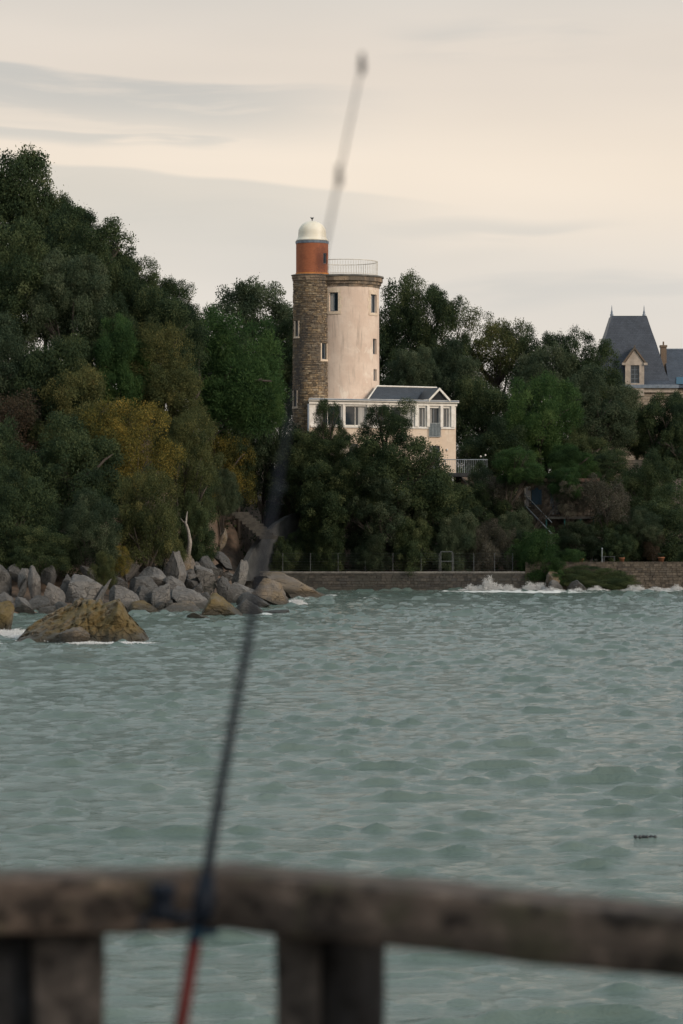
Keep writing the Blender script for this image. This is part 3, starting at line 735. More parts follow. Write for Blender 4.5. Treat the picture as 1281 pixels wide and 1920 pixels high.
MB().box(mu(1098), mu(1272), fy-.12, fy+.1, mz(727), mz(720.6)).build('gutter', M['zinc'], manor, off=mo)
MB().box(mu(1100), mu(1270), fy+.1, fy+.34, mz(735), mz(727.2)).build('eaves_course', M['manor_dressed'], manor, off=mo)
# coursed stone body: each front block is geometry
def block_wall(pl, u0, u1, z0, z1, hh, ww, mat, parent, ofs, holes=(), name='stonework', seed=1, proud=.03, depth=.2):
    r_ = random.Random(seed); m = MB(); z = z0
    while z < z1-.03:
        h = min(r_.uniform(*hh), z1-z); u = u0
        while u < u1-.02:
            w_ = r_.uniform(*ww); w_ = w_ if u+w_ < u1-.12 else u1-u
            um, zm = u+w_/2, z+h/2
            if not any(q[0] < um < q[1] and q[2] < zm < q[3] for q in holes):
                pl.box(u+.01, u+w_-.01, -depth, r_.uniform(0, proud), z+.008+r_.uniform(0, .25)*h*.3, z+h-.008-r_.uniform(0, .25)*h*.3, m, .02+.96*r_.random())
            u += w_
        z += h
    o = m.build(name, M[mat], parent, off=ofs); o['kind'] = 'stuff'; return o
u0, u1 = mu(1106), mu(1264)
MB().box(u0+.05, u1-.05, fy+.45, fy+7.5, 6.5, mz(720.5)).build('wall_core', M['mortar'], manor, off=mo)
block_wall(mp_, u0, u1, 6.5, mz(735), (.22, .36), (.35, .75), 'manor_stone', manor, mo, seed=3)
# dormer
dy = fy-.05; dp = Plane((0, dy), 0)
def du(px): return (px-640.5)/F*dy
dh = (du(1182.5), du(1199), mz(718), mz(684))
flat_wall(dp, du(1172.5), du(1208), mz(742), mz(680), [dh], .2).build('dormer_wall', M['manor_dressed'], manor, off=mo)
m = MB(); m.poly([dp(du(1172.5), 0, mz(680)), dp(du(1208), 0, mz(680)), dp(du(1190), 0, mz(655))]); m.build('dormer_gable', M['manor_dressed'], manor, off=mo)
dw = flat_window(dp, dh, manor, mo, .12, 2, 4, 'frame_grey', fr=.06)
m = MB()
for sgn, px in ((-1, 1169), (1, 1211.5)):
    a = du(px); b = du(1190); th = .22
    m.hexa([dp(a, -2.4, mz(683)), dp(b, -2.4, mz(654)), dp(b, .12, mz(654)), dp(a, .12, mz(683)), dp(a, -2.4, mz(683)+th), dp(b, -2.4, mz(654)+th), dp(b, .12, mz(654)+th), dp(a, .12, mz(683)+th)])
m.build('dormer_coping', M['cornice_stone'], manor, off=mo)
m = MB(); m.poly([dp(du(1172.5), 0, mz(742)), dp(du(1172.5), 0, mz(680)), dp(du(1172.5), -2.4, mz(680)), dp(du(1172.5), -2.4, mz(742))])
m.poly([dp(du(1208), 0, mz(742)), dp(du(1208), -2.4, mz(742)), dp(du(1208), -2.4, mz(680)), dp(du(1208), 0, mz(680))]); m.build('dormer_cheek', M['slate_far'], manor, off=mo)
for px in (1170, 1210.5): dp.box(du(px)-.16, du(px)+.16, -.1, .14, mz(684), mz(679.5)).build('dormer_kneeler', M['manor_dressed'], manor, off=mo)
MB().tube([dp(du(1190), .05, mz(655)+.25), dp(du(1190), .05, mz(646))], [.09, .02], 6).build('dormer_finial', M['cornice_stone'], manor, off=mo)
for px in (1155.5, 1217):
    x = P(px, 0, DM).x
    MB().lathe([(.16, 0), (.13, .12), (.17, .2), (.09, .32), (.1, .42), (.05, .6), (.035, .85), (.012, 1.05), (.001, 1.06)], 10, (x, mcy, mz(589))).build('roof_finial', M['zinc'], mroof, True, mo)
MB().box(mxc-33*sM, mxc+33*sM, mcy-.12, mcy+.12, mz(588)-.05, mz(586.5)).build('ridge_cap', M['zinc'], mroof, off=mo)
# chimney and lower wing
cx0, cx1 = P(1239.5, 0, 250).x, P(1250, 0, 250).x
ch = MB().box(cx0, cx1, 250, 250.7, 16, zt(651, 250)).build('chimney', M['cornice_stone'], manor, off=mo)
MB().box(cx0-.06, cx1+.06, 249.94, 250.76, zt(651, 250), zt(647, 250)).build('chimney_cap', M['cornice_stone'], ch, off=mo)
MB().tube([((cx0+cx1)/2, 250.3, zt(647, 250)), ((cx0+cx1)/2, 250.3, zt(640, 250))], .07, 8).build('chimney_pot', M['cornice_stone'], ch, off=mo)
wx0, wx1 = P(1246, 0, 251).x, P(1420, 0, 251).x
mm = bpy.data.meshes.new('wing_roof'); V = [(wx0, 247.4, zt(727, 247.4)), (wx1, 247.4, zt(727, 247.4)), (wx1, 251.5, zt(655, 251.5)), (wx0, 251.5, zt(655, 251.5)), (wx1, 255.6, zt(727, 247.4)), (wx0, 255.6, zt(727, 247.4))]
mm.from_pydata([(p[0]-mo[0], p[1]-mo[1], p[2]-mo[2]) for p in V], [], [(0, 1, 2, 3), (3, 2, 4, 5)]); u_ = mm.uv_layers.new(name='UVMap')
for li, l in enumerate(mm.loops): co = V[l.vertex_index]; u_.data[li].uv = (co[0], co[2]*1.4)
wr = link('wing_roof', mm, manor, M['slate_far'])
MB().tube([V[3], V[2]], .08, 6).build('ridge_cap', M['zinc'], wr, off=mo)
sl = Vector(V[2])-Vector(V[1]); 
def onroof(px, k, o): q = Vector(V[0])+sl*k; return (P(px, 0, q.y).x, q.y-o, q.z+o*.6)
MB().poly([onroof(1268, .08, .08), onroof(1292, .08, .08), onroof(1292, .26, .08), onroof(1268, .26, .08)]).build('skylight', M['glass_blue'], wr, off=mo)
wp = Plane((0, 247.8), 0)
MB().box(P(1262, 0, 248).x, wx1, 248.0, 255, 6.5, zt(727, 247.4)).build('wing_core', M['mortar'], manor, off=mo)
gh = (P(1271, 0, 247.8).x, P(1300, 0, 247.8).x, 7.0, zt(858, 247.8))
block_wall(wp, P(1264.5, 0, 248).x, wx1, 6.5, zt(729, 247.4), (.22, .36), (.35, .75), 'manor_stone', manor, mo, [gh], seed=8)
wp.box(gh[0], gh[1], -.15, -.1, gh[2], gh[3]).build('garage_door', M['frame_grey'], manor, off=mo)

# manor garden wall seen under the trees
gwx0, gwx1 = P(1112, 0, 232).x, P(1330, 0, 232).x
gw = empty('garden_wall', (gwx0, 232, 6.8), 'pale rubble garden wall under the dark trees below the manor', 'wall')
gp = Plane((0, 232), 0); go = (gwx0, 232, 6.8)
MB().box(gwx0, gwx1, 232.05, 232.4, 5.5, zt(862, 232)).build('wall_core', M['mortar'], gw, off=go)
block_wall(gp, gwx0, gwx1, 5.5, zt(862, 232), (.16, .28), (.22, .5), 'manor_stone', gw, go, seed=12)

# ------------------------------------------------------------------ garden cabin on the slope
DC = 207.5
cp = Plane((0, DC), 0); cU = lambda px: (px-640.5)/F*DC; cz = lambda py: zt(py, DC)
co_ = (cU(1040), DC, cz(972))
cab = empty('garden_cabin', co_, 'low stone garden cabin with blue shutter and timber deck on the slope', 'cabin')
chh = [(cU(984), cU(996), cz(950), cz(912)), (cU(1030), cU(1052), cz(966), cz(920))]
MB().box(cU(976)+.05, cU(1118)-.05, DC+.32, DC+3, cz(1000), cz(905)).build('wall_core', M['mortar'], cab, off=co_)
block_wall(cp, cU(976), cU(1118), cz(1000), cz(903), (.16, .26), (.2, .45), 'garden_stone', cab, co_, chh, seed=21)
MB().box(cU(970), cU(1124), DC-.25, DC+3.2, cz(903), cz(897)).build('roof', M['old_tile'], cab, off=co_)
flat_window(cp, chh[0], cab, co_, .1, 1, 2, 'white_paint')
flat_window(cp, chh[1], cab, co_, .1, 2, 1, 'wood_dark', 'door')
m = MB()
for k in range(3):
    a = cU(997)+.245*k; pts = []
    top = [cz(918), cz(914.5), cz(918)][k]
    cp.box(a, a+.235, .04, .075, cz(946), top, m)
m.build('shutter', M['shutter_blue'], cab, off=co_)
MB().box(cU(1018), cU(1113), DC-1.5, DC-.04, cz(973), cz(968.5)).build('deck', M['wall_cap'], cab, off=co_)
for px in (1022, 1056, 1086, 1110):
    x = cU(px); MB().box(x-.05, x+.05, DC-1.45, DC-1.35, float(ground_z(x, DC-1.4))-.1, cz(973)).build('deck_post', M['green_paint'], cab, off=co_)
m = MB().tube([(cU(1018), DC-1.45, cz(968.5)+.9), (cU(1112), DC-1.45, cz(968.5)+.9)], .03, 6)
for px in range(1020, 1113, 12): m.tube([(cU(px), DC-1.45, cz(968.5)), (cU(px), DC-1.45, cz(968.5)+.9)], .02, 5)
m.build('deck_railing', M['wood_dark'], cab, off=co_)
# timber stair down from the cabin
sa, sb = Vector((cU(982), DC-.6, cz(946))), Vector((cU(1030), DC-2.6, cz(1000)))
stair = empty('garden_stair', tuple(sb), 'steep timber garden stair running down beside the stone cabin', 'stair'); so = tuple(sb)
for oy in (0, .8): MB().tube([sa+Vector((0, oy, 0)), sb+Vector((0, oy, 0))], .05, 5).build('stringer', M['steel'], stair, off=so)
MB().tube([sa+Vector((0, 0, .8)), sb+Vector((0, 0, .8))], .03, 5).build('handrail', M['steel'], stair, off=so)
for k in range(11):
    p = sa.lerp(sb, (k+.5)/11); MB().box(p.x-.12, p.x+.12, p.y+.05, p.y+.75, p.z, p.z+.04).build('tread', M['wood_dark'], stair, off=so)

# ------------------------------------------------------------------ sea walls
DW = 200.0
wp1 = Plane((0, DW), 0); wU_ = lambda px: (px-640.5)/F*DW
x0, x1 = wU_(452), wU_(985); ztop = zt(1071.5, DW)
sw = empty('sea_wall', (0, DW, -1), 'long low stone sea wall with pale coping under the fenced trees', 'wall'); so = (0, DW, -1)
MB().box(x0, x1, DW+.05, DW+.7, -1.5, ztop-.12).build('wall_core', M['mortar'], sw, off=so)
block_wall(wp1, x0, x1, -.7, ztop-.14, (.12, .24), (.18, .6), 'seawall_stone', sw, so, seed=31, proud=.045)
u = x0; r_ = random.Random(5)
while u < x1:
    w_ = r_.uniform(.9, 1.5); w_ = min(w_, x1-u)
    MB().box(u+.006, u+w_-.006, DW-.08-r_.random()*.02, DW+.72, ztop-.135, ztop+r_.uniform(-.012, .012)).build('coping_stone', M['wall_cap'], sw, off=so); u += w_
x2, x3 = wU_(985), wU_(1420); zt2 = zt(1053, DW)
gw2 = empty('garden_sea_wall', (x2, DW, -1), 'taller dark rubble sea wall with garden pots on top', 'wall'); so2 = (x2, DW, -1)
MB().box(x2+.05, x3, DW+.0, DW+.7, -1.5, zt2-.1).build('wall_core', M['mortar'], gw2, off=so2)
block_wall(Plane((0, DW-.05), 0), x2, x3, -.7, zt2, (.12, .22), (.16, .4), 'garden_stone', gw2, so2, seed=33, proud=.06)
# pots, low table, bollard on the taller wall
def pot(px, sc, label):
    p = P(px, 1053, DW+.35); e = empty('terracotta_pot', (p.x, p.y, zt2-.1), label, 'flower pot', 'pots on the garden sea wall')
    MB().lathe([(0.001, 0), (.14*sc, 0), (.2*sc, .3*sc), (.23*sc, .31*sc), (.23*sc, .38*sc), (.19*sc, .38*sc), (.17*sc, .3*sc), (.001, .3*sc)], 14).build('pot_body', M['terracotta'], e, True)
    m = MB(); r_ = random.Random(px)
    for _ in range(26):
        a, b = r_.uniform(0, 6.28), r_.uniform(.1, .32)*sc; q = Vector((math.cos(a)*b*.7, math.sin(a)*b*.7, .3*sc+b)); m.tube([(0, 0, .3*sc), q], [.012, .035], 4)
    m.build('plant', M['grey_oak'], e)
pot(1166, 1.0, 'terracotta pot on the rubble sea wall beside a dark low table')
pot(1240, 1.1, 'terracotta pot on the rubble sea wall below the darkest trees')
pot(1090, .8, 'smaller terracotta pot at the overgrown end of the rubble sea wall')
tp = P(1142, 1053, DW+.5)
tb = empty('garden_table', (tp.x, tp.y, zt2-.1), 'low dark garden table standing on the rubble sea wall', 'table')
MB().box(-.42, .42, -.3, .3, .42, .47).build('tabletop', M['dark_metal'], tb)
for a in (-.36, .36):
    for b in (-.24, .24): MB().box(a-.03, a+.03, b-.03, b+.03, 0, .42).build('leg', M['dark_metal'], tb)
pp = P(1129, 1053, DW+.3)
pl_ = empty('garden_post', (pp.x, pp.y, zt2-.1), 'thin pale metal post beside the low garden table', 'post')
MB().tube([(0, 0, 0), (0, 0, .95)], .03, 8).build('shaft', M['steel'], pl_); MB().lathe([(0.001, .95), (.06, .96), (.05, 1.05), (.001, 1.07)], 10).build('post_cap', M['steel'], pl_, True)

# ------------------------------------------------------------------ wire fence on the sea wall
fo = (wU_(530), DW+.45, ztop)
fence = empty('wire_fence', fo, 'thin wire fence with grey steel posts along the sea wall', 'fence')
zf = ztop+1.28
fposts = [480, 530, 582, 634, 685, 737, 790, 824]
fposts2 = [851, 889, 928, 962]
for px in fposts+fposts2:
    x = wU_(px); MB().tube([(x, DW+.45, ztop-.05), (x, DW+.45, zf)], .026, 6).build('fence_post', M['fence_steel'], fence, off=fo)
for seg in (fposts, fposts2):
    for k in range(7):
        z = ztop+.12+k*.19; MB().tube([(wU_(seg[0]), DW+.45, z), (wU_(seg[-1]), DW+.45, z)], .0045, 4).build('wire', M['fence_steel'], fence, off=fo)
gt = empty('fence_gate', (wU_(838), DW+.45, ztop), 'small grey tubular gate in the wire fence', 'gate'); gto = (wU_(838), DW+.45, ztop)
a, b = wU_(827), wU_(848.5); zg = ztop+1.38
for nm, q in (('gate_post', [(a, DW+.45, ztop), (a, DW+.45, zg)]), ('gate_post', [(b, DW+.45, ztop), (b, DW+.45, zg)]), ('top_rail', [(a, DW+.45, zg), (b, DW+.45, zg)]), ('middle_rail', [(a, DW+.45, ztop+.7), (b, DW+.45, ztop+.7)])):
    MB().tube(q, .035, 8).build(nm, M['fence_steel'], gt, off=gto)

# ------------------------------------------------------------------ curved ramp wall and steps
def ramp_ribbon(name, pts, thick, parent, ofs, mat, capmat):
    """pts: (px, py_top, d, z_bottom) along the wall"""
    top = [P(a, b, d) for a, b, d, zb in pts]; n = len(pts)
    m = MB(); mc = MB()
    for k in range(n-1):
        A, B = top[k], top[k+1]; nrm = Vector((-(B-A).y, (B-A).x, 0)).normalized()*thick
        a0, b0 = Vector((A.x, A.y, pts[k][3])), Vector((B.x, B.y, pts[k+1][3]))
        m.hexa([a0, b0, b0+nrm, a0+nrm, A-Vector((0, 0, .1)), B-Vector((0, 0, .1)), B+nrm-Vector((0, 0, .1)), A+nrm-Vector((0, 0, .1))])
        o_ = nrm*.12
        mc.hexa([A-o_-Vector((0, 0, .098)), B-o_-Vector((0, 0, .098)), B+nrm+o_-Vector((0, 0, .098)), A+nrm+o_-Vector((0, 0, .098)), A-o_, B-o_, B+nrm+o_, A+nrm+o_])
    o = m.build(name, mat, parent, off=ofs); mc.build('coping', capmat, o, off=ofs)
ro = tuple(P(465, 1068, 198))
ramp = empty('ramp_wall', ro, 'curved grey concrete ramp wall rising behind the shore rocks', 'wall')
crv = []
for k in range(13):
    t = k/12; px = 462+104*(t**1.25); py = 1058-98*(1-(1-t)**1.55)
    crv.append((px, py, 197.5+7.5*t, .7))
ramp_ribbon('lower_face', crv, .3, ramp, ro, M['concrete'], M['concrete'])
ramp_ribbon('upper_face', [(498, 938, 208.5, 3.0), (516, 942, 208, 2.5), (540, 950, 207, 1.5), (566, 961, 205.2, 1.0)], .3, ramp, ro, M['concrete'], M['concrete'])
sto = tuple(P(500, 1005, 199))
stp = empty('stone_steps', sto, 'worn stone steps climbing the bare bank beside the ramp wall', 'steps')
for k in range(9):
    t = k/8; q = P(503-52*t, 1004-44*t, 198.2+4*t)
    MB().box(q.x-.62, q.x+.62, q.y, q.y+.75, q.z-.26, q.z+.0).build('step', M['step_stone'], stp, off=sto, bevel=.02)

for o_ in (sw, gw2, gw, ramp): o_['kind'] = 'thing'
# ------------------------------------------------------------------ rocks
import bmesh
_ico = {}
def ico(sub):
    if sub not in _ico:
        bm = bmesh.new(); bmesh.ops.create_icosphere(bm, subdivisions=sub, radius=1.0)
        _ico[sub] = (np.array([v.co[:] for v in bm.verts]), np.array([[v.index for v in f.verts] for f in bm.faces])); bm.free()
    return _ico[sub]
def nz(P_, sc, seed, oct_=3):
    o = Vector((seed*7.13, seed*3.7, seed*1.9))
    return np.array([mnoise.fractal(Vector(p)*sc+o, .9, 2.1, oct_) for p in P_])
def rock_mesh(seed, sub=4, planes=13, strata=.0, rough=.05, tilt=0.0):
    r_ = np.random.default_rng(seed); V, Fc = ico(sub); V = V.copy()
    bed = np.array([.45, -.25, .85])+r_.normal(0, .12, 3)
    for q_ in range(planes):
        n = (bed*(1 if q_ % 2 else -1)+r_.normal(0, .22, 3)) if q_ < planes*.45 else r_.normal(size=3)
        n /= np.linalg.norm(n); h = r_.uniform(.32, .66)
        d = V@n; k = d > h; V[k] -= np.outer(d[k]-h, n)*.94
    V = (V-(V.max(0)+V.min(0))/2)/((V.max(0)-V.min(0))/2)
    N = V/np.linalg.norm(V, axis=1, keepdims=True)
    V = V+N*(nz(V, 1.6, seed)[:, None]*rough*2.2+nz(V, 5.0, seed+.5)[:, None]*rough*.8)
    if strata:
        a = tilt; s = V[:, 2]*math.cos(a)+V[:, 0]*math.sin(a)+nz(V, 1.2, seed+2)*.15
        V = V+N*((np.abs(((s*4.3) % 1)-.5)-.25)[:, None]*strata)
    return np_mesh('rock', V, Fc, False)
def smooth_by_angle(me, ang=38):
    me.polygons.foreach_set('use_smooth', [True]*len(me.polygons))
    try: me.set_sharp_from_angle(angle=R(ang))
    except Exception: pass
def rock(x0, x1, yt, yb, d, mat, label, seed, group=None, rot=0.0, planes=13, strata=.1, depth=.8, sub=4, name='boulder', below=.35, rough=.035):
    a, b = P(x0, yt, d), P(x1, yb, d); w_, h_ = (b.x-a.x)/2, (a.z-b.z)/2
    me = rock_mesh(seed, sub, planes, strata, rough, rot); smooth_by_angle(me)
    o = link(name, me, None, M[mat])
    hh = h_*(1+below); cosr, sinr = abs(math.cos(rot)), abs(math.sin(rot))
    # a tilted slab: undo the growth of its bounding box
    if rot: den = max(.25, cosr**2-sinr**2); w2 = max(.3*w_, (w_*cosr-hh*sinr)/den); h2 = max(.3*hh, (hh*cosr-w_*sinr)/den)
    else: w2, h2 = w_, hh
    o.location = ((a.x+b.x)/2, d+w_*depth*.3, a.z-hh); o.scale = (w2, max(w_, h_)*depth, h2); o.rotation_euler = (0, rot, 0)
    return tag(o, label, 'boulder' if name == 'boulder' else 'rock', group)
G1 = 'tumbled boulders below the wooded hillside'; LB = 'grey angular boulder tumbled among others at the foot of the wooded hill'
rk = [
 (-25, 22, 1050, 1112, 160, 'rock_dark', 'tall dark grey slab at the picture edge below the hillside bushes', 0),
 (14, 38, 1058, 1084, 161, 'rock_dark', 'small dark block wedged behind the tall slab at the picture edge', 0), (28, 57, 1062, 1098, 160, 'rock_grey', 'tilted grey wedge beside the narrow upright wedge rock', .25), (52, 76, 1060, 1117, 159, 'rock_grey', 'narrow upright wedge of grey rock among the shore boulders', .0),
 (17, 57, 1087, 1128, 157.5, 'rock_dark', 'slanting dark slab leaning against the upright wedge of rock', .5), (77, 126, 1091, 1136, 156, 'rock_grey', 'pale rounded boulder resting on dark blocks near the water', .15),
 (113, 151, 1076, 1122, 158.5, 'rock_dark', 'blunt dark grey boulder with a shadowed hollow beside the pyramid rock', 0), (122, 195, 1077, 1138, 157, 'rock_grey', 'broad grey pyramid shaped rock behind the big ochre rock', 0),
 (172, 206, 1088, 1128, 156.5, 'rock_grey', 'thin pale slab leaning on the flank of the pyramid rock', .55),
 (52, 97, 1116, 1149, 155, 'rock_dark', 'dark low block beneath the pale rounded boulder', 0), (-8, 28, 1108, 1134, 156, 'rock_grey', 'grey block at the picture edge under the slanting slab', .2), (22, 72, 1119, 1153, 154, 'rock_grey', 'pale jagged block at the waterline below the slanting slab', .1), (-20, 22, 1120, 1146, 154.5, 'rock_dark', 'dark low rock at the waterline at the picture edge', 0), (72, 104, 1136, 1153, 153.5, 'rock_grey', 'small pale flat rock at the waterline beside the dark low block', 0), (95, 130, 1128, 1150, 154, 'rock_dark', 'small dark rock hidden behind the shoulder of the big ochre rock', 0),
 (128, 180, 1122, 1150, 154.5, 'rock_dark', 'long dark block just behind the crest of the big ochre rock', 0), (75, 105, 1060, 1090, 162, 'rock_dark', 'dark block under the shrubs behind the pale rounded boulder', 0), (85, 118, 1040, 1078, 164, 'rock_dark', 'dark slanting block half covered by the low shrub', .3), (150, 180, 1060, 1090, 163, 'rock_dark', 'dark block behind the blunt boulder under the yellow green tuft', 0),
 (203, 262, 1096, 1132, 157.5, 'rock_grey', 'pale lumpy boulder between the pyramid rock and the banded ledge', 0), (228, 262, 1048, 1080, 166, 'rock_grey', 'pale block peeking out under the yellow bushes', 0), (260, 290, 1040, 1074, 168, 'rock_grey', 'thin upright spike of pale rock beside the great domed slab', .0),
 (205, 240, 1078, 1102, 161, 'rock_dark', 'dark block between the lumpy boulder and the pale peeking block', 0), (240, 300, 1080, 1112, 162, 'rock_dark', 'dark block in the shaded cleft below the long pale slab', 0),
 (284, 360, 1029, 1112, 167, 'rock_grey', 'great domed slab of pale cracked rock under the yellow tree', .3), (252, 345, 1056, 1106, 164.5, 'rock_grey', 'long pale slab sloping down from the great domed slab', .38), (276, 324, 1088, 1136, 160, 'rock_grey', 'steep pale block standing above the banded ledge', .2),
 (255, 290, 1098, 1130, 160.5, 'rock_dark', 'dark boulder at the foot of the steep pale block', 0), (300, 362, 1076, 1110, 164, 'rock_grey', 'pale slab lying under the great domed slab', .3), (352, 412, 1058, 1104, 169, 'rock_grey', 'pale block with a squared overhanging edge amid the shore rocks', .2), (318, 394, 1098, 1138, 161.5, 'rock_grey', 'smooth pale flat topped slab above the ochre mound', .12),
 (368, 412, 1042, 1082, 174, 'rock_dark', 'rounded grey boulder just under the dark hanging bush', 0), (392, 445, 1030, 1062, 178, 'rock_dark', 'dark slate like slab lying atop the shore rocks', .35), (424, 472, 1046, 1100, 176, 'rock_grey', 'steep grey outcrop at the foot of the ramp wall', .3),
 (398, 446, 1078, 1118, 170, 'rock_dark', 'dark block below the dark slate like slab', .2), (404, 432, 988, 1026, 188, 'rock_warm', 'small cream coloured rock lodged in the bank below the steps', .3), (338, 368, 1040, 1078, 172, 'rock_warm', 'narrow pale fin of rock beside the dark hanging bush', 0),
 (420, 492, 1090, 1128, 170, 'rock_grey', 'smooth low grey rock between the ochre mound and steep outcrop', .15), (440, 510, 1108, 1142, 164, 'rock_dark', 'dark wet rock between smooth low rock and ochre mound', .1),
 (296, 384, 1126, 1158, 157, 'rock_warm', 'low brown ledge beside the olive ochre mound', 0), (236, 300, 1122, 1156, 155.5, 'rock_ochre', 'dark banded ledge with ochre top near the water', .12),
 (372, 466, 1113, 1164, 151, 'rock_ochre', 'olive ochre mound of rock at the water edge by the fishing rod', 0), (350, 418, 1149, 1168, 147.5, 'rock_ochre', 'flat brown rock just out of the water before the ochre mound', 0),
 (440, 500, 1124, 1158, 153, 'rock_dark', 'dark block tucked behind the olive ochre mound', 0), (468, 556, 1084, 1140, 167, 'rock_warm', 'large warm grey dome of rock sloping into the sea', .1), (466, 668, 1069, 1126, 182, 'rock_warm', 'long humped brown grey headland rock before the sea wall', .08), (486, 542, 1138, 1158, 153, 'rock_dark', 'low dark wet rock awash beside the ochre mound', .1),
 (-45, 34, 1118, 1192, 131, 'rock_ochre', 'ochre topped rock cut off by the picture edge in the surf', .3),
 (106, 172, 1171, 1206, 119.2, 'rock_warm', 'small banded brown rock at the front of the big ochre rock', .15),
 (1018, 1054, 1069, 1104, 199, 'rock_warm', 'upright brown rock below the bright green bush at the sea wall', .2), (1022, 1064, 1086, 1114, 197.6, 'rock_grey', 'smooth grey boulder in the surf at the foot of the sea wall', .25), (1060, 1108, 1083, 1112, 197.9, 'rock_dark', 'dark slanting rock in the surf below the rubble sea wall', .35), (566, 586, 1127, 1133, 178, 'rock_dark', 'tiny dark rock awash off the headland rock', 0),
]
for i, (a, b, c, d_, e_, mt, lab, rot) in enumerate(rk):
    rock(a, b, c, d_, e_, mt, lab, 100+i*3, G1, rot, planes=(6 if (d_-c) > .95*(b-a) else 13) if mt in ('rock_grey', 'rock_dark') else 11, strata=.16 if mt in ('rock_warm', 'rock_ochre') else .10, below=.35 if d_ < 1100 else .5)
# the smaller stones packed between the named boulders
fr_ = random.Random(77); FM = []
for k in range(8):
    me = rock_mesh(500+k*7, 3, 16, .08, .04); smooth_by_angle(me, 30); me.materials.append(M['rock_dark' if k % 3 else 'rock_grey']); FM.append(me)
for k in range(64):
    px = fr_.uniform(-10, 470); top = np.interp(px, [0, 120, 200, 300, 360, 470], [1066, 1082, 1092, 1062, 1058, 1066]); bot = np.interp(px, [0, 200, 300, 400, 470], [1146, 1146, 1148, 1140, 1128])
    t = fr_.random(); py = top+(bot-top)*t; d = 5.5*F/(bot-960)+14*(1-t); w_ = fr_.uniform(.25, .62)*(.7+.5*t)
    p = P(px, py, d); o = link('small_boulder', FM[k % 8]); o.location = (p.x, d, p.z-.15); o.scale = (w_*fr_.uniform(.8, 1.6), w_, w_*fr_.uniform(.6, 1.0)); o.rotation_euler = (fr_.uniform(-.4, .4), fr_.uniform(-.6, .6), fr_.uniform(0, 6.28))
    tag(o, 'small angular stone wedged in the gaps between the large shore boulders', 'boulder', 'small stones packed between the shore boulders')
# the big ochre rock: ridge profile, ramped back, steep split face
def hero_rock():
    d = 121.5; s = d/F
    prof = [(36, 1193), (60, 1176), (88, 1159), (118, 1142), (140, 1133), (152, 1128), (178, 1130), (185, 1127), (190, 1135), (206, 1131), (224, 1126), (232, 1139), (241, 1157), (252, 1172), (266, 1187), (288, 1207)]
    px = np.array([p[0] for p in prof]); pz = np.array([(1206-p[1])*s for p in prof])
    nx, ny = 170, 110; u = np.linspace(34, 290, nx); v_ = np.linspace(-1, 1, ny)
    U_, V_ = np.meshgrid(u, v_); top = np.interp(U_, px, pz)
    crest = np.interp(U_, [34, 140, 190, 224, 290], [.15, .30, .05, -.28, -.2])      # where across the rock the ridge runs
    back = np.clip((V_-crest)/(1-crest), 0, 1); front = np.clip((crest-V_)/(1+crest), 0, 1)
    steep = np.interp(U_, [34, 120, 180, 230, 290], [1.0, 1.2, 1.8, 2.6, 1.6])
    z = top*(1-back**1.6)*(1-front**steep)
    XX = (U_-640.5)*s; YY = d+V_*2.3+.6
    q = np.stack([XX, YY, z*1.3], -1).reshape(-1, 3)
    n1 = nz(q, .9, 3).reshape(z.shape); n2 = nz(q, 3.2, 5, 4).reshape(z.shape)
    st = (z*1.15-XX*.62+n1*.55+n2*.12)*2.3; lay = np.abs((st % 1)-.5)-.25
    grv = np.exp(-((XX-(-11.6+.25*z))/.06)**2)+np.exp(-((XX-(-10.6-.2*z))/.05)**2)+.7*np.exp(-((XX-(-10.05-.3*z+n1*.2))/.05)**2)
    msk = np.clip(z/.3, 0, 1)
    z2 = z+(n1*.11+n2*.05)*msk+lay*.09*msk
    YY = YY-(n1*.38+lay*.14+n2*.08)*msk+grv*.10*msk*(front > .02)
    zz = z2-.35*(1-np.clip(top/.4, 0, 1))-.5*(np.maximum(back, front) > .97)-.25*sstep(.85, 1, np.maximum(back, front))
    base = np.array([-11.5, d, 0.0])
    me = np_mesh('ochre_rock', np.stack([XX, YY, zz], -1).reshape(-1, 3)-base, grid_faces(nx, ny)); smooth_by_angle(me, 30)
    o = link('ochre_rock', me, None, M['rock_ochre']); o.location = base
    tag(o, 'big ridged ochre rock standing alone in the water before the shore boulders', 'rock')
hero_rock()

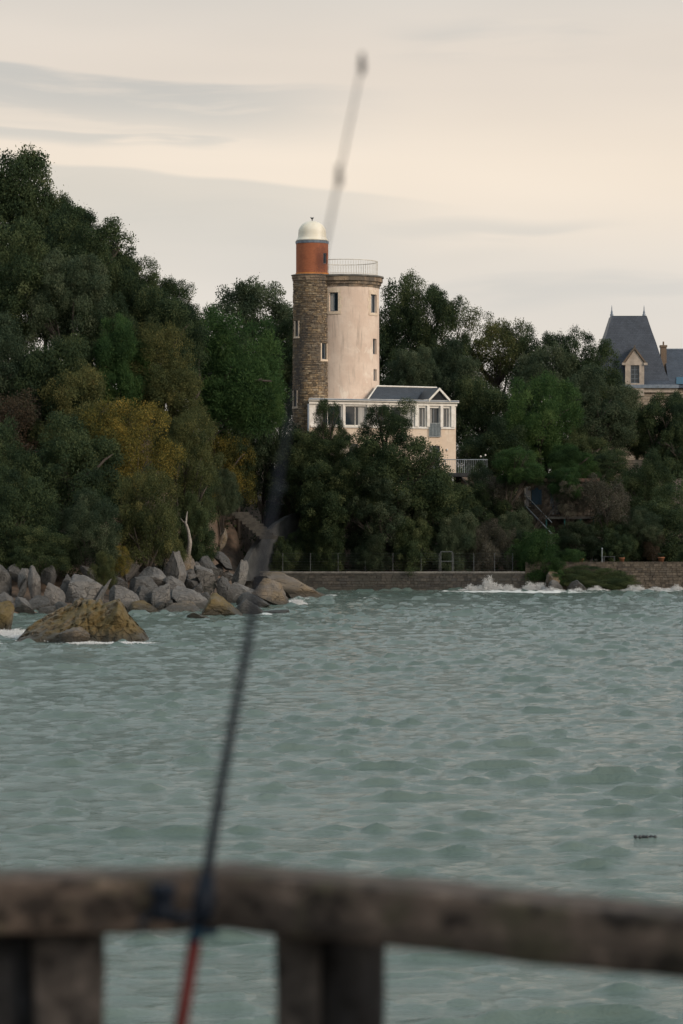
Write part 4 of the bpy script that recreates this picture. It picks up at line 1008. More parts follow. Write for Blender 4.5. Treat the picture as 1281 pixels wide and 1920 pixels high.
# ------------------------------------------------------------------ trees
def crown_mesh(name, seed, nl, lr, nc, cr, nleaf, leaf, flat=1.0, needle=False, up=.35, spread=.62, twist=.9):
    """leaf-sized faces on clumps, clumps over a handful of uneven lobes; fills a box of +-1"""
    r_ = np.random.default_rng(seed)
    LC = [np.array([0, 0, -.1])]; LR = [lr[1]]
    while len(LC) < nl:
        p = r_.normal(size=3); p *= spread*r_.uniform(.55, 1.0)/np.linalg.norm(p)
        if p[2] < -.42: continue
        if min(np.linalg.norm(p-c) for c in LC) < .27: continue
        LC.append(p); LR.append(r_.uniform(*lr))
    C, CT = [], []
    for c, q_ in zip(LC, LR):
        lt = r_.normal(0, .10)
        for _ in range(nc):
            d = r_.normal(size=3); d[2] += .25; d /= np.linalg.norm(d)
            if d[2] < -.75: continue
            p = c+d*q_*r_.uniform(.78, 1.08)*np.array([1, 1, flat])
            if any(np.linalg.norm(p-c2) < .72*q2 for c2, q2 in zip(LC, LR) if c2 is not c): continue
            C.append(p); CT.append(lt+r_.normal(0, .17))
    C = np.array(C); CT = np.array(CT); cr_ = r_.uniform(cr[0], cr[1], len(C))
    pr = cr_**2; pr /= pr.sum(); idx = r_.choice(len(C), nleaf, p=pr)
    D = r_.normal(size=(nleaf, 3)); D[:, 2] += up; D /= np.linalg.norm(D, axis=1, keepdims=True)
    lump = 1+.3*np.sin(D[:, 0]*6+idx*1.7)*np.sin(D[:, 1]*7+idx)*np.sin(D[:, 2]*6+idx*.7)
    rad = cr_[idx]*r_.uniform(.2, 1.1, nleaf)**.5*lump
    Pn = C[idx]+D*rad[:, None]*np.array([1, 1, .8])
    stray = r_.random(nleaf) < .06; Pn[stray] += r_.normal(0, .045, (stray.sum(), 3))
    # a thin fill of leaves inside the lobes closes the view through
    ni = nleaf//7; li = r_.integers(0, len(LC), ni); d = r_.normal(size=(ni, 3)); d /= np.linalg.norm(d, axis=1, keepdims=True)
    Pn[:ni] = np.array(LC)[li]+d*(np.array(LR)[li]*r_.uniform(.3, .9, ni))[:, None]; D[:ni] = d
    lo, hi = np.percentile(Pn, .4, axis=0), np.percentile(Pn, 99.6, axis=0); h_ = (hi-lo)/2
    Pn = (Pn-(hi+lo)/2)/h_
    L = leaf*r_.uniform(.6, 1.3, nleaf)
    if needle: A = D+r_.normal(0, .5, (nleaf, 3)); wd = .2
    else: A = r_.normal(size=(nleaf, 3))+D*.3; wd = .55
    A /= np.linalg.norm(A, axis=1, keepdims=True)
    Nn = D*1.5+r_.normal(0, twist, (nleaf, 3)) + np.array([0, 0, .3]); B = np.cross(Nn, A); B /= np.maximum(1e-6, np.linalg.norm(B, axis=1, keepdims=True))
    a = A*L[:, None]*.5; b = B*L[:, None]*wd*.5
    V = np.stack([Pn-a, Pn-a*.1+b, Pn+a, Pn-a*.1-b], 1).reshape(-1, 3)
    tint = np.clip(.42+CT[idx]+r_.normal(0, .15, nleaf), 0, 1)
    return np_mesh(name, V, np.arange(nleaf*4).reshape(-1, 4), False, {'tint': tint})
CR = {}
CR['oak'] = [crown_mesh('oak_crown', s, 13, (.28, .44), 22, (.11, .19), 66000, .041, twist=.42) for s in (1, 2, 3)]
CR['grey_oak'] = [crown_mesh('grey_oak_crown', s, 15, (.24, .40), 22, (.09, .16), 64000, .038, twist=.45) for s in (4, 5)]
CR['pine'] = [crown_mesh('pine_crown', s, 12, (.25, .40), 16, (.13, .2), 60000, .068, flat=.8, needle=True, up=.7, twist=.6) for s in (6, 7)]
CR['autumn'] = [crown_mesh('autumn_crown', s, 16, (.2, .36), 20, (.09, .17), 46000, .037, twist=.8, spread=.7) for s in (8, 9)]
CR['olive'] = [crown_mesh('olive_crown', s, 15, (.22, .38), 20, (.09, .17), 50000, .038, twist=.65, spread=.68) for s in (10, 11)]
CR['rust'] = [crown_mesh('rust_crown', 12, 10, (.22, .4), 22, (.1, .2), 18000, .05, twist=.9)]
CR['dry'] = [crown_mesh('dry_crown', s, 14, (.2, .36), 22, (.08, .16), 26000, .042, twist=.9, spread=.7) for s in (13, 14)]
CR['tuft'] = [crown_mesh('tufted_crown', s, 18, (.16, .30), 17, (.09, .16), 46000, .039, flat=.75, up=.6, spread=.78, twist=.6) for s in (15, 16)]
def trunk_mesh(seed, limbs=7, bend=.12):
    r_ = random.Random(seed); m = MB(); n = 9
    path = [Vector((bend*math.sin(k*.9+seed)*k/n*.5, bend*math.cos(k*.7+seed)*k/n*.5, k/n)) for k in range(n+1)]
    m.tube(path, [.075*(1-.75*k/n)+(.03 if k == 0 else 0) for k in range(n+1)], 8)
    for j in range(limbs):
        k = r_.randint(3, n-2); a = j*2.4+r_.random(); p0 = path[k]; out = r_.uniform(.45, .8)
        q = [p0+Vector((math.cos(a)*out*t+.05*r_.uniform(-1, 1)*(t > 0), math.sin(a)*out*t+.05*r_.uniform(-1, 1)*(t > 0), (.35*t+.12*t*t)*(1-k/n+.35))) for t in (0, .3, .6, 1.0)]
        m.tube(q, [.038, .03, .02, .006], 6)
        for _ in range(2):
            b = a+r_.uniform(-.9, .9); e = q[2]; m.tube([e, e+Vector((math.cos(b)*.22, math.sin(b)*.22, .1)), e+Vector((math.cos(b)*.4, math.sin(b)*.4, .16))], [.016, .011, .004], 5)
    me = bpy.data.meshes.new('trunk'); me.from_pydata(m.v, [], m.f); me.update()
    me.polygons.foreach_set('use_smooth', [True]*len(me.polygons)); me.materials.append(M['bark']); return me
TR = [trunk_mesh(s) for s in (1, 2, 3, 4)]
trng = random.Random(99); _cnt = {}
SPN = {'oak': 'holm_oak_tree', 'grey_oak': 'grey_green_oak_tree', 'pine': 'pine_tree', 'autumn': 'autumn_tree', 'olive': 'olive_green_tree', 'rust': 'rust_shrub', 'dry': 'dry_shrub', 'tuft': 'tufted_tree'}
def tree(sp, x0, x1, yt, yb, d, label, name=None, cat='tree', group=None, base=None, thin=1.0, mat=None, deep=.85):
    a, b = P(x0, yt, d), P(x1, yb, d); c = (a+b)/2; rx, rz = (b.x-a.x)/2*1.1, (a.z-b.z)/2*1.04; c.z -= rz*.03
    bx = P(base, 0, d).x if base is not None else c.x
    gz = float(ground_z(bx, d))-.15; gz = min(gz, c.z-rz*.4)
    e = empty(name or SPN[sp], (bx, d, gz), label, cat, group)
    i = _cnt.get(sp, 0); _cnt[sp] = i+1
    cm = CR[sp][i % len(CR[sp])]
    o = link('crown' if cat == 'tree' else 'foliage', cm, e)
    mt = M[mat or ('oak' if sp == 'tuft' else sp)]
    if not cm.materials: cm.materials.append(mt)
    o.material_slots[0].link = 'OBJECT'; o.material_slots[0].material = mt
    o.location = (c.x-bx, 0, c.z-gz); o.scale = (rx*1.03, (rx+rz)*.5*deep, rz*1.03); o.rotation_euler = (0, 0, trng.uniform(0, 6.28) if abs(rx-rz*1.0) < .6*rx else trng.choice((0, 3.1416)))
    t = link('trunk' if cat == 'tree' else 'stem', TR[i % 4], e)
    top = Vector((c.x-bx, 0, c.z-gz+rz*.15)); k = top.length
    t.rotation_euler = top.to_track_quat('Z', 'Y').to_euler(); w_ = min(rx, 4.2)*thin*.9; t.scale = (w_, w_, k)
    return e
HG = 'trees on the wooded headland'; RG = 'trees round the tower and manor'; SG = 'shrubs along the shore'
T = [
 # headland, from the skyline down to the rocks
 ('oak', -95, 112, 296, 560, 196, 'highest dark oak on the headland skyline at the picture edge', HG),
 ('oak', 20, 150, 355, 600, 194, 'dark oak on the skyline just below the highest oak', HG),
 ('oak', 88, 252, 396, 590, 191, 'broad dark oak whose crown bulges out of the headland skyline', HG),
 ('oak', 72, 180, 372, 560, 196.5, 'dark oak filling the skyline between the highest oak and the bulging crown', HG),
 ('oak', 150, 258, 440, 620, 193, 'dark oak on the skyline on the falling side of the bulging crown', HG),
 ('oak', 330, 470, 600, 790, 203, 'dark oak close behind the bright leaning pine', HG),
 ('oak', 940, 1070, 800, 905, 231, 'dark oak under the bright round headed pine', RG),
 ('oak', 218, 322, 494, 650, 190.6, 'dark oak closing the skyline dip below the bulging crown', HG),
 ('oak', 285, 375, 560, 690, 192, 'small dark oak on the skyline next to the bright pine', HG),
 ('tuft', 170, 278, 488, 700, 190, 'loose tufted oak below the bulging crown on the skyline', HG),
 ('oak', 238, 372, 545, 730, 188, 'lowest skyline oak of the headland beside the green pine', HG),
 ('tuft', 262, 372, 528, 650, 191, 'sparse oak top poking above the lowest headland skyline oak', HG),
 ('oak', -70, 125, 430, 650, 186, 'big dark oak halfway down the headland below the highest oak', HG),
 ('grey_oak', 60, 222, 480, 670, 184, 'greyish oak in the middle of the headland slope', HG),
 ('oak', 140, 268, 560, 710, 183, 'dark oak under the bulging crown on the headland slope', HG),
 ('pine', 185, 290, 600, 790, 181, 'dark bluish pine in the middle of the headland slope', HG),
 ('olive', 225, 358, 605, 760, 182, 'olive green autumn oak below the lowest skyline oak', HG),
 ('olive', 270, 390, 690, 850, 181, 'olive tinged oak beside the trunk of the bright pine', HG),
 ('grey_oak', -60, 90, 600, 820, 179, 'grey green oak at the picture edge halfway up the slope', HG),
 ('oak', 30, 170, 640, 840, 178, 'dark oak above the yellow autumn tree', HG),
 ('rust', -50, 90, 740, 900, 174, 'dull rusty tree with thin leaves in the shaded slope', HG),
 ('olive', 75, 230, 690, 880, 176, 'olive yellow tree above the brightest autumn tree', HG),
 ('autumn', 170, 322, 755, 925, 173, 'brightest golden yellow autumn tree on the headland slope', HG),
 ('olive', 290, 400, 770, 930, 177, 'brownish olive tree between the golden tree and the leaning pine', HG),
 ('autumn', 360, 472, 800, 945, 203, 'small yellow leaved tree overhanging the bare bank and steps', HG),
 ('oak', 60, 232, 785, 975, 169, 'dark rounded oak in front of the golden autumn tree', HG),
 ('oak', -60, 95, 800, 1000, 168, 'dark oak at the picture edge above the shore boulders', HG),
 ('oak', 300, 400, 850, 990, 188, 'dark oak filling the slope behind the dark hanging bush', HG),
 ('oak', 395, 500, 690, 880, 205, 'dark oak behind the leaning bright pine', HG),
 ('olive', 215, 335, 885, 1050, 167, 'low olive gold tree touching the great domed slab', HG),
 # around the tower
 ('grey_oak', 375, 570, 532, 740, 226, 'grey green oak rising behind the stone turret', RG),
 ('oak', 470, 580, 600, 800, 222, 'dark oak in the gap between bright pine and turret', RG),
 ('grey_oak', 430, 560, 770, 940, 206, 'grey green oak at the foot of the stone turret', RG),
 ('oak', 505, 600, 820, 965, 205, 'dark oak hiding the base of the stone turret', RG),
 ('oak', 668, 800, 535, 760, 240, 'dark oak directly behind the plastered tower drum', RG),
 ('tuft', 742, 850, 522, 690, 239, 'tall dark oak with knobbly top beside the plastered drum', RG),
 ('tuft', 790, 888, 560, 720, 238, 'dark oak with a stray tuft of leaves against the sky', RG),
 ('grey_oak', 715, 830, 655, 770, 231, 'grey oak just above the slate veranda roof', RG),
 ('grey_oak', 800, 900, 640, 800, 234, 'grey green oak behind the small white pediment', RG),
 ('olive', 862, 1002, 590, 760, 241, 'yellowish green oak with ragged top on the skyline', RG),
 ('tuft', 975, 1075, 612, 760, 240, 'grey skyline oak between the yellowish oak and the manor', RG),
 ('oak', 1052, 1158, 626, 770, 238, 'dark skyline oak overlapping the manor roof', RG),
 ('grey_oak', 955, 1090, 655, 820, 236, 'grey oak below the skyline behind the bright round pine', RG),
 ('oak', 850, 965, 715, 880, 229, 'dark rounded oak beside the end of the cream house', RG),
 ('pine', 940, 1082, 708, 868, 226, 'bright green round headed pine below the skyline oaks', RG),
 ('grey_oak', 1048, 1185, 692, 845, 230, 'grey green oak in front of the manor dormer', RG),
 ('oak', 1040, 1140, 800, 905, 227, 'dark oak under the grey green oak before the manor', RG),
 ('pine', 1035, 1115, 835, 900, 222, 'small dark pine low between the bright pine and manor wall', RG),
 ('oak', 845, 1000, 790, 900, 224, 'dark oak mass behind the terrace railing', RG),
]
for sp, a, b, c, d_, e_, lab, gr in T: tree(sp, a, b, c, d_, e_, lab, group=gr)
pine_mid = tree('pine', 345, 520, 592, 800, 193, 'bright green leaning pine between the headland and the tower', group=HG, base=322, thin=1.4)
pine_low = tree('pine', 425, 520, 690, 800, 192, 'lower green bough of pine reaching towards the turret', group=HG, base=330, thin=.6)
# trees in front of the house
for sp, a, b, c, d_, e_, lab, kw in [
 ('tuft', 585, 650, 752, 850, 204.5, 'small wind shaped oak with open trunk before the veranda end', dict(base=612, thin=1.5)),
 ('tuft', 668, 782, 752, 845, 204.8, 'layered oak whose crown covers the middle veranda windows', dict(base=705, thin=1.2)),
 ('oak', 540, 635, 812, 925, 204.3, 'upright oak covering the end wall of the veranda house', {}),
 ('oak', 592, 738, 822, 940, 203.8, 'dense oak in the middle of the clump before the house', {}),
 ('oak', 682, 842, 808, 965, 203.5, 'broad dark oak below the bay with the small pediment', {}),
 ('oak', 545, 690, 872, 1005, 203.2, 'dark oak low in the clump under the turret', {}),
 ('grey_oak', 630, 800, 890, 1035, 202.9, 'grey green oak low in the clump above the fence', {}),
 ('oak', 765, 890, 885, 1005, 204.5, 'dark oak under the raised terrace', {}),
 ('pine', 910, 1040, 842, 905, 205.4, 'flat topped bright green pine beside the terrace', dict(base=925, thin=.6)),
 ('pine', 1022, 1095, 878, 935, 205.2, 'low bright pine bough over the garden cabin', dict(base=955, thin=.45)),
 ('dry', 895, 985, 878, 960, 206.2, 'twiggy olive brown tree shading the cabin window', dict(thin=.5)),
 ('dry', 1085, 1190, 893, 985, 204.6, 'grey brown twiggy tree beside the garden cabin', dict(thin=.5)),
 ('oak', 1150, 1230, 735, 850, 234, 'dark oak with forked trunk below the manor dormer', dict(base=1198, thin=1.5)),
 ('oak', 1205, 1310, 740, 880, 233, 'dark oak with bare leaning trunk below the manor wing', dict(base=1222, thin=1.5)),
 ('oak', 1240, 1330, 780, 900, 231, 'dark oak at the picture edge before the manor wing', dict(base=1272, thin=1.5)),
 ('dry', 1035, 1100, 905, 965, 204.9, 'twiggy grey bush half hiding the cabin door', dict(thin=.5)),
 ('oak', 1160, 1260, 850, 960, 214, 'dark oak above the very dark broad oak', {}),
 ('oak', 1095, 1180, 845, 905, 224, 'low dark oak in front of the garden wall', {}),
 ('oak', 1175, 1310, 915, 1055, 207, 'very dark broad oak above the rubble sea wall', {}),
]: tree(sp, a, b, c, d_, e_, lab, group=RG, **kw)
# shrubs
for sp, a, b, c, d_, e_, lab, nm in [
 ('oak', -50, 110, 880, 1072, 164, 'dark evergreen shrub at the picture edge just above the boulders', 'evergreen_shrub'),
 ('grey_oak', 95, 225, 925, 1070, 164, 'grey twiggy shrub just above the pyramid rock', 'grey_shrub'),
 ('oak', 20, 130, 990, 1078, 162.5, 'low dark shrub hanging over the slanting slab', 'evergreen_shrub'),
 ('olive', 170, 220, 1035, 1105, 160.5, 'yellow green tuft growing among the boulders by the pyramid rock', 'leafy_shrub'),
 ('autumn', 205, 250, 1025, 1075, 164, 'small orange yellow shrub among the boulders', 'leafy_shrub'),
 ('rust', 218, 275, 935, 1010, 168, 'rust red shrub beneath the golden yellow tree', 'rust_shrub'),
 ('olive', 255, 345, 960, 1062, 168.5, 'olive shrub behind the thin rock spike', 'leafy_shrub'),
 ('oak', 328, 408, 930, 1058, 176, 'dark hanging bush beside the pale rock fin', 'evergreen_shrub'),
 ('grey_oak', 380, 450, 880, 960, 196, 'grey green shrub on top of the bare bank', 'grey_shrub'),
 ('oak', 560, 660, 975, 1076, 202.2, 'dark shrub behind the fence at the ramp end', 'evergreen_shrub'),
 ('oak', 555, 640, 940, 1040, 203.2, 'dark shrub crowning the slope inside the ramp curve', 'evergreen_shrub'),
 ('oak', 560, 630, 1020, 1078, 201.6, 'small dark shrub leaning on the fence beside the ramp wall', 'evergreen_shrub'),
 ('oak', 508, 580, 1000, 1078, 201.9, 'low dark shrub inside the curve of the ramp wall', 'evergreen_shrub'),
 ('grey_oak', 640, 745, 985, 1076, 202.0, 'grey green shrub behind the middle of the fence', 'grey_shrub'),
 ('oak', 725, 830, 975, 1076, 202.1, 'dark shrub behind the fence beside the gate', 'evergreen_shrub'),
 ('grey_oak', 815, 905, 965, 1076, 202.4, 'grey green shrub just behind the tubular gate', 'grey_shrub'),
 ('grey_oak', 868, 935, 868, 945, 209.5, 'grey green shrub rising before the terrace railing', 'grey_shrub'),
 ('oak', 840, 950, 905, 1010, 206, 'dark shrub below the terrace support posts', 'evergreen_shrub'),
 ('grey_oak', 925, 1005, 960, 1060, 203.6, 'rounded mid green shrub between the dry shrub and the feathery bush', 'green_shrub'),
 ('oak', 1110, 1215, 985, 1054, 202.4, 'rounded dark green shrub behind the low garden table', 'green_shrub'),
 ('grey_oak', 1150, 1240, 955, 1030, 204.0, 'grey green shrub beside the very dark broad oak', 'grey_shrub'),
 ('oak', 905, 990, 925, 1030, 206.3, 'green shrub beside the foot of the garden stair', 'evergreen_shrub'),
 ('dry', 885, 965, 985, 1078, 201.8, 'dry brown shrub at the end of the wire fence', 'dry_shrub'),
 ('dry', 850, 930, 975, 1050, 203.5, 'pale brown shrub above the fence end', 'dry_shrub'),
 ('pine', 955, 1060, 995, 1092, 200.9, 'bright green feathery bush over the end of the sea wall', 'feathery_shrub'),
 ('pine', 1020, 1095, 1032, 1092, 200.4, 'smaller bright green bush hanging beside the feathery bush', 'feathery_shrub'),
 ('grey_oak', 1030, 1130, 980, 1050, 204.5, 'grey shrub under the cabin deck', 'grey_shrub'),
 ('oak', 1090, 1200, 968, 1050, 204.8, 'dark shrub below the grey brown twiggy tree', 'evergreen_shrub'),
 ('oak', 1060, 1185, 1062, 1102, 199.55, 'green creeper hanging down the rubble sea wall', 'hanging_creeper'),
 ('oak', 1255, 1330, 1022, 1066, 201.2, 'dark clipped shrub on the rubble sea wall at the picture edge', 'evergreen_shrub'),
 ('rust', 1195, 1255, 1000, 1050, 203.5, 'reddish shrub behind the pots on the rubble sea wall', 'rust_shrub'),
]: tree(sp, a, b, c, d_, e_, lab, name=nm, cat='shrub', group=SG, thin=.4, deep=.7 if sp != 'pine' else .8)
# creeper lies flat on the wall
for o in COL.objects:
    if o.name.startswith('hanging_creeper'):
        for ch in o.children:
            if ch.name.startswith('foliage'): ch.scale.y = .35
            else: ch.scale = (.3, .3, ch.scale.z)
# pale dead stump beside the hanging bush
sp_ = P(352, 1030, 172.5); ds = empty('dead_stump', tuple(sp_-Vector((0, 0, .4))), 'pale bare dead trunk standing beside the dark hanging bush', 'stump')
MB().tube([(0, 0, 0), (.15, 0, .8), (.05, 0, 1.5), (-.12, 0, 2.0), (-.02, 0, 2.7)], [.17, .12, .09, .08, .02], 8).build('stump_trunk', M['pale_bark'], ds, True)
MB().tube([(-.1, 0, 1.95), (-.28, 0, 2.1), (-.42, .0, 2.3)], [.05, .03, .012], 6).build('branch', M['pale_bark'], ds, True)

# undergrowth covering the slopes
def undergrowth():
    r_ = np.random.default_rng(5); n = 70000
    X = r_.uniform(-26, 33, n); Y = np.where(X < -2, r_.uniform(158, 225, n), r_.uniform(203, 245, n)); Z = ground_z(X, Y)
    px = 640.5+X/Y*F
    shore = np.interp(X, [-26, -15, -10, -8, -6.5, -2], [161, 166, 173, 190, 202, 203])
    keep = (Y > shore) & ~((px > 385) & (px < 510) & (Y < 204)) & (Z > .3)
    X, Y, Z = X[keep], Y[keep], Z[keep]; n = len(X)
    hgt = .15+.7*np.clip(np.sin(X*1.3+1)*np.sin(Y*1.1)+.35, 0, 1)
    Pn = np.stack([X, Y, Z+r_.random(n)*hgt], -1)
    A = r_.normal(size=(n, 3)); A /= np.linalg.norm(A, axis=1, keepdims=True); Nn = r_.normal(size=(n, 3))+np.array([0, -.3, 1]); B = np.cross(Nn, A); B /= np.linalg.norm(B, axis=1, keepdims=True)
    L = r_.uniform(.12, .32, n)[:, None]; a, b = A*L*.5, B*L*.28
    V = np.stack([Pn-a, Pn+b, Pn+a, Pn-b], 1).reshape(-1, 3)
    me = np_mesh('undergrowth', V, np.arange(n*4).reshape(-1, 4), False, {'tint': np.clip(r_.normal(.4, .2, n), 0, 1)})
    tag(link('undergrowth', me, None, M['oak']), 'dark low undergrowth covering the wooded slopes', 'undergrowth', kind='stuff')
undergrowth()

# ------------------------------------------------------------------ surf thrown up against the wall and rocks
M['spray'] = simple('spray', (.80, .80, .78), .7, c2=(.72, .73, .73))
def spray(name, label, blobs, seed, n):
    r_ = np.random.default_rng(seed); Pn, Sz = [], []
    for x, y, w_, h_, dep, k in blobs:
        m_ = int(n*k); t = r_.random(m_)**1.8; px_ = r_.normal(0, .42, m_)
        env = np.exp(-px_**2*2.2)*(.55+.45*np.sin(px_*9+x)*np.sin(px_*17+y))
        Pn.append(np.stack([x+px_*w_+t*.12*r_.normal(size=m_), y+r_.normal(0, dep, m_), t*h_*env+.02], -1)); Sz.append(r_.uniform(.010, .034, m_)*(1.2-.5*t))
    Pn = np.concatenate(Pn); Sz = np.concatenate(Sz)[:, None, None]; n_ = len(Pn)
    tet = np.array([[1, 1, 1], [1, -1, -1], [-1, 1, -1], [-1, -1, 1]])*.6
    rot = r_.normal(size=(n_, 4, 3))*.35
    V = (Pn[:, None, :]+(tet[None]+rot)*Sz).reshape(-1, 3)
    i = np.arange(n_)[:, None]*4; Fc = np.concatenate([i+np.array([[0, 1, 2]]), i+np.array([[0, 3, 1]]), i+np.array([[0, 2, 3]]), i+np.array([[1, 3, 2]])])
    tag(link(name, np_mesh(name, V, Fc, True), None, M['spray']), label, 'spray', kind='stuff')
q = lambda px, py: P(px, py, 198.8).x
spray('wall_surf', 'white surf thrown up against the foot of the sea wall', [(q(918, 0), 199.2, 1.5, 1.15, .35, 1.0), (q(885, 0), 199.2, .8, .5, .3, .35), (q(952, 0), 199.2, 1.1, .5, .3, .4), (q(1003, 0), 198.8, 1.3, .85, .4, .9), (q(1032, 0), 197.2, .9, .35, .3, .35), (q(1078, 0), 197.4, .8, .3, .3, .2),
  (q(1118, 0), 199, .7, .4, .3, .3), (q(1192, 0), 199.3, .9, .55, .3, .45), (q(1235, 0), 199.3, 1.2, .3, .3, .3), (q(1270, 0), 199.3, 1.0, .45, .3, .35)], 3, 11000)
x_ = lambda px, d: P(px, 0, d).x
spray('rock_surf', 'white surf breaking between the ochre rocks', [(x_(20, 127), 127, 1.2, .35, .8, .8), (x_(60, 125), 125, 1.0, .28, .6, .7), (x_(100, 122), 121.5, .9, .22, .5, .5), (x_(160, 119), 118.9, .8, .1, .3, .3), (x_(556, 170), 170, .6, .4, .7, .5), (x_(240, 119), 118.8, 1.0, .08, .3, .25)], 4, 7000)

# ------------------------------------------------------------------ small float line on the water
fd = 5.5*F/(1576-960); fp = P(1210, 1576, fd)
fl = empty('float_line', (fp.x, fp.y, .06), 'short row of tiny dark floats on the open water', 'floats')
for k, px in enumerate((1192, 1200, 1207, 1213, 1221, 1228)):
    x = P(px, 0, fd).x-fp.x; MB().lathe([(.001, -.03), (.03, -.015), (.035, .01), (.02, .03), (.001, .035)], 8, (x, .02*(-1)**k, .0)).build('net_float', M['dark_metal'], fl, True)
MB().tube([(P(px, 0, fd).x-fp.x, .02*math.sin(px), -.01) for px in range(1190, 1231, 4)], .006, 4).build('rope', M['dark_metal'], fl)

# ------------------------------------------------------------------ pier railing and rod close to the camera
def timber_beam(name, A, B, w_, h_, mat, parent, ofs, seed, n=60):
    """squared, worn timber between A and B (top centre line); edges rounded and uneven"""
    A, B = Vector(A), Vector(B); L = (B-A).length; ex = (B-A).normalized(); ez = Vector((0, 0, 1)) if abs(ex.z) < .5 else Vector((0, -1, 0)); ey = ez.cross(ex).normalized()
    sec = []; r_ = .012
    for cx, cy, a0 in ((w_/2-r_, -r_, 0), (-w_/2+r_, -r_, 90), (-w_/2+r_, -h_+r_, 180), (w_/2-r_, -h_+r_, 270)):
        for k in range(4): a = R(a0+k*30); sec.append((cx+r_*math.cos(a), cy+r_*math.sin(a)))
    V = []; m_ = len(sec)
    for i in range(n+1):
        t = i/n
        for j, (y, z) in enumerate(sec):
            q_ = Vector((t*L*6, y*14, z*14+seed*5)); k = 1+.05*mnoise.noise(q_)+.03*mnoise.noise(q_*3)
            V.append((t*L, y*k, -h_/2+(z+h_/2)*k+.004*mnoise.noise(Vector((t*L*3, seed, 0)))))
    Fc = [(i*m_+j, (i+1)*m_+j, (i+1)*m_+(j+1) % m_, i*m_+(j+1) % m_) for i in range(n) for j in range(m_)]
    Fc += [tuple(range(m_-1, -1, -1)), tuple(n*m_+j for j in range(m_))]
    me = bpy.data.meshes.new(name); me.from_pydata(V, [], [f[::-1] for f in Fc]); me.update(); smooth_by_angle(me, 50)
    o = link(name, me, parent, mat); mat_ = Matrix((ex, ey, ez)).transposed().to_4x4(); o.matrix_local = Matrix.Translation(A-Vector(ofs)) @ mat_
    return o
zR = H-.622
deck_z = H-1.66
deck = MB()
for k in range(14): pass
pr = empty('pier_railing', (0, 4.9, deck_z), 'weathered brown timber pier handrail with dark posts', 'railing'); po = (0, 4.9, deck_z)
K = Vector((P(392, 0, 4.99).x, 4.99, zR))
La = K+Vector((-1.6, -.22, -.012)); Rb = Vector((P(1281, 0, 4.44).x, 4.44, zR)); Rb = K+(Rb-K)*1.7
timber_beam('rail', La+Vector((0, .0, .0)), K+Vector((.012, 0, 0)), .15, .098, M['rail_wood'], pr, po, 1)
timber_beam('rail', K+Vector((-.002, 0, .003)), Rb, .15, .098, M['rail_wood'], pr, po, 2)
def post(px0, px1, d, mat, name, rz, wd, seed):
    c = P((px0+px1)/2, 0, d); o = timber_beam(name, (c.x, d, deck_z), (c.x, d, zR-.097), P(px1, 0, d).x-P(px0, 0, d).x, wd, mat, pr, po, seed, 30); return o
post(516, 601, 4.86, M['post_wood'], 'post', 0, .10, 3)
post(596, 722, 4.92, M['dark_timber'], 'pile', 0, .14, 4)  # separate, much darker timber set slightly behind each lighter post
post(60, 189, 4.93, M['post_wood'], 'post', 0, .10, 5)
post(-90, 64, 4.97, M['dark_timber'], 'pile', 0, .14, 6)
pd = empty('pier_deck', (0, 4, deck_z), 'weathered timber planks of the pier deck under the railing', 'deck')
pm = None
for k in range(22):
    y = 5.15-k*.17
    if pm is None: pm = MB().box(-2.6, 2.6, 0, .16, -.06, 0).build('plank', M['post_wood'], pd); o = pm
    else: o = pm.copy(); COL.objects.link(o)
    o.location = (0, y-4, -.0)
for x in (-1.8, 1.8): MB().box(x-.12, x+.12, 1.6, 5.3, deck_z-.3, deck_z-.06).build('joist', M['dark_timber'], pd, off=(0, 4, deck_z))
for x in (-1.8, 1.8):
    for y in (2.0, 5.1): MB().tube([(x, y, -3.2), (x, y, deck_z-.3)], .14, 10).build('pile', M['dark_timber'], pd, off=(0, 4, deck_z))

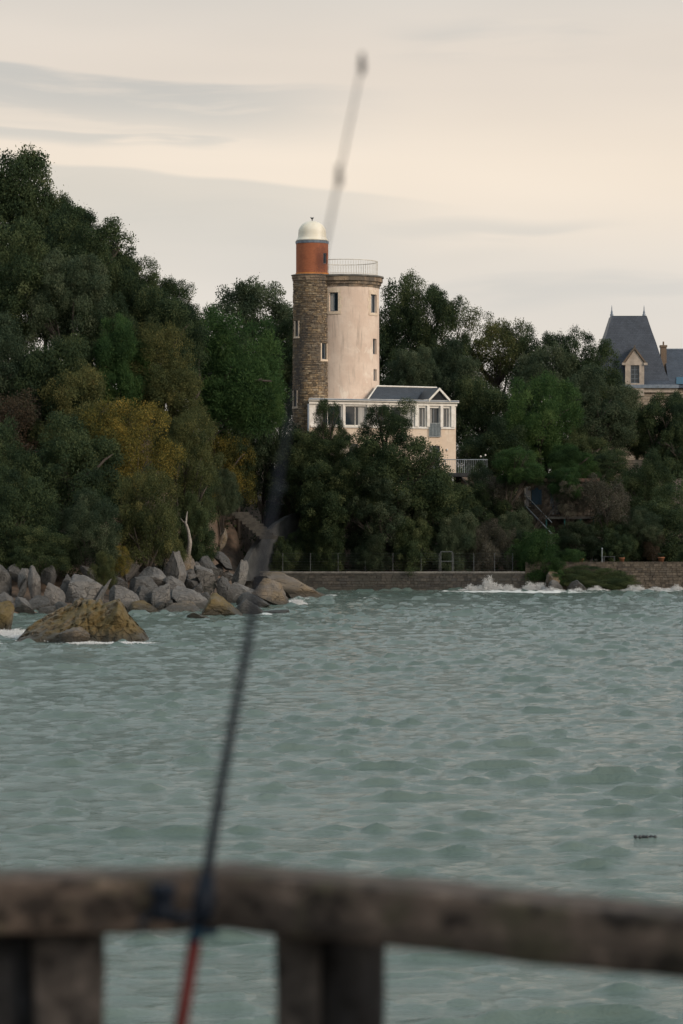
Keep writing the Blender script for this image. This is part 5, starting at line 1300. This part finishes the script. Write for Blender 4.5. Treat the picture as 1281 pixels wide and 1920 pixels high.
rodpts = [(200, 2790, 4.62), (300, 2165, 4.72), (345, 1890, 4.77), (366, 1765, 4.80), (388, 1640, 4.82), (412, 1490, 4.85), (440, 1335, 4.88), (462, 1215, 4.90), (488, 1075, 4.92), (522, 900, 4.95), (560, 700, 4.99), (604, 490, 5.03), (636, 330, 5.06), (679, 120, 5.10)]
rp = [P(*q_) for q_ in rodpts]; rp[0].z = deck_z
rod = empty('fishing_rod', tuple(rp[0]), 'long dark fishing rod with red grip leaning on the pier rail', 'fishing rod'); roo = tuple(rp[0])
MB().tube(rp[:4], [.013, .0125, .012, .0115], 12).build('grip', M['rod_red'], rod, True, roo)
MB().lathe([(.001, 0), (.014, 0), (.015, .03), (.01, .04)], 12, tuple(rp[0])).build('butt_cap', M['rod_black'], rod, True, roo)
MB().tube(rp[3:], [.0105, .0098, .0092, .0086, .0078, .0064, .0046, .0034, .0027, .0022, .0016], 10).build('blank', M['rod_black'], rod, True, roo)
for k, (i, r_) in enumerate(((5, .010), (7, .009), (9, .007), (11, .005), (12, .005), (13, .0055))):
    p = rp[i]; n_ = 14
    ringp = [p+Vector((math.cos(6.2832*j/n_)*r_, .004+.0*j, -r_-.006+math.sin(6.2832*j/n_)*r_+(.0 if k < 5 else r_))) for j in range(n_+1)]
    gd = MB().tube(ringp, .0016, 6, False).build('guide_ring', M['guide_grey'], rod, True, roo)
    MB().tube([p+Vector((0, 0, .02)), p, p+Vector((0, 0, -.02))], [.003+.2*r_/10, .0055+r_*.05, .003], 8).build('guide_foot', M['rod_black'], gd, True, roo)
# dark seat and tied spool at the height of the rail
MB().tube([P(377, 1728, 4.80), P(383, 1690, 4.81), P(388, 1640, 4.82)], [.017, .020, .013], 12).build('reel_seat', M['rod_black'], rod, True, roo)
rl = P(306, 1692, 4.79)
rb = MB().lathe([(.001, -.03), (.016, -.03), (.022, -.02), (.018, -.01), (.018, .012), (.024, .02), (.02, .03), (.001, .032)], 18, tuple(rl)).build('reel', M['rod_black'], rod, True, roo)
MB().tube([P(380, 1712, 4.80), P(345, 1722, 4.795), P(306, 1716, 4.79)], [.008, .009, .012], 8).build('reel_foot', M['rod_black'], rb, True, roo)
MB().tube([rl+Vector((-.02, 0, -.02)), rl+Vector((-.035, -.01, -.03)), rl+Vector((-.035, -.02, -.045))], .005, 6).build('reel_handle', M['rod_black'], rb, True, roo)
MB().tube([P(362, 1770, 4.80), P(372, 1740, 4.80)], [.012, .0125], 10).build('grip_collar', M['line_blue'], rod, True, roo)
MB().tube([P(370, 1745, 4.79), P(388, 1752, 4.785), P(402, 1750, 4.78), P(408, 1757, 4.78)], [.006, .005, .006, .003], 6).build('line_knot', M['line_blue'], rod, True, roo)
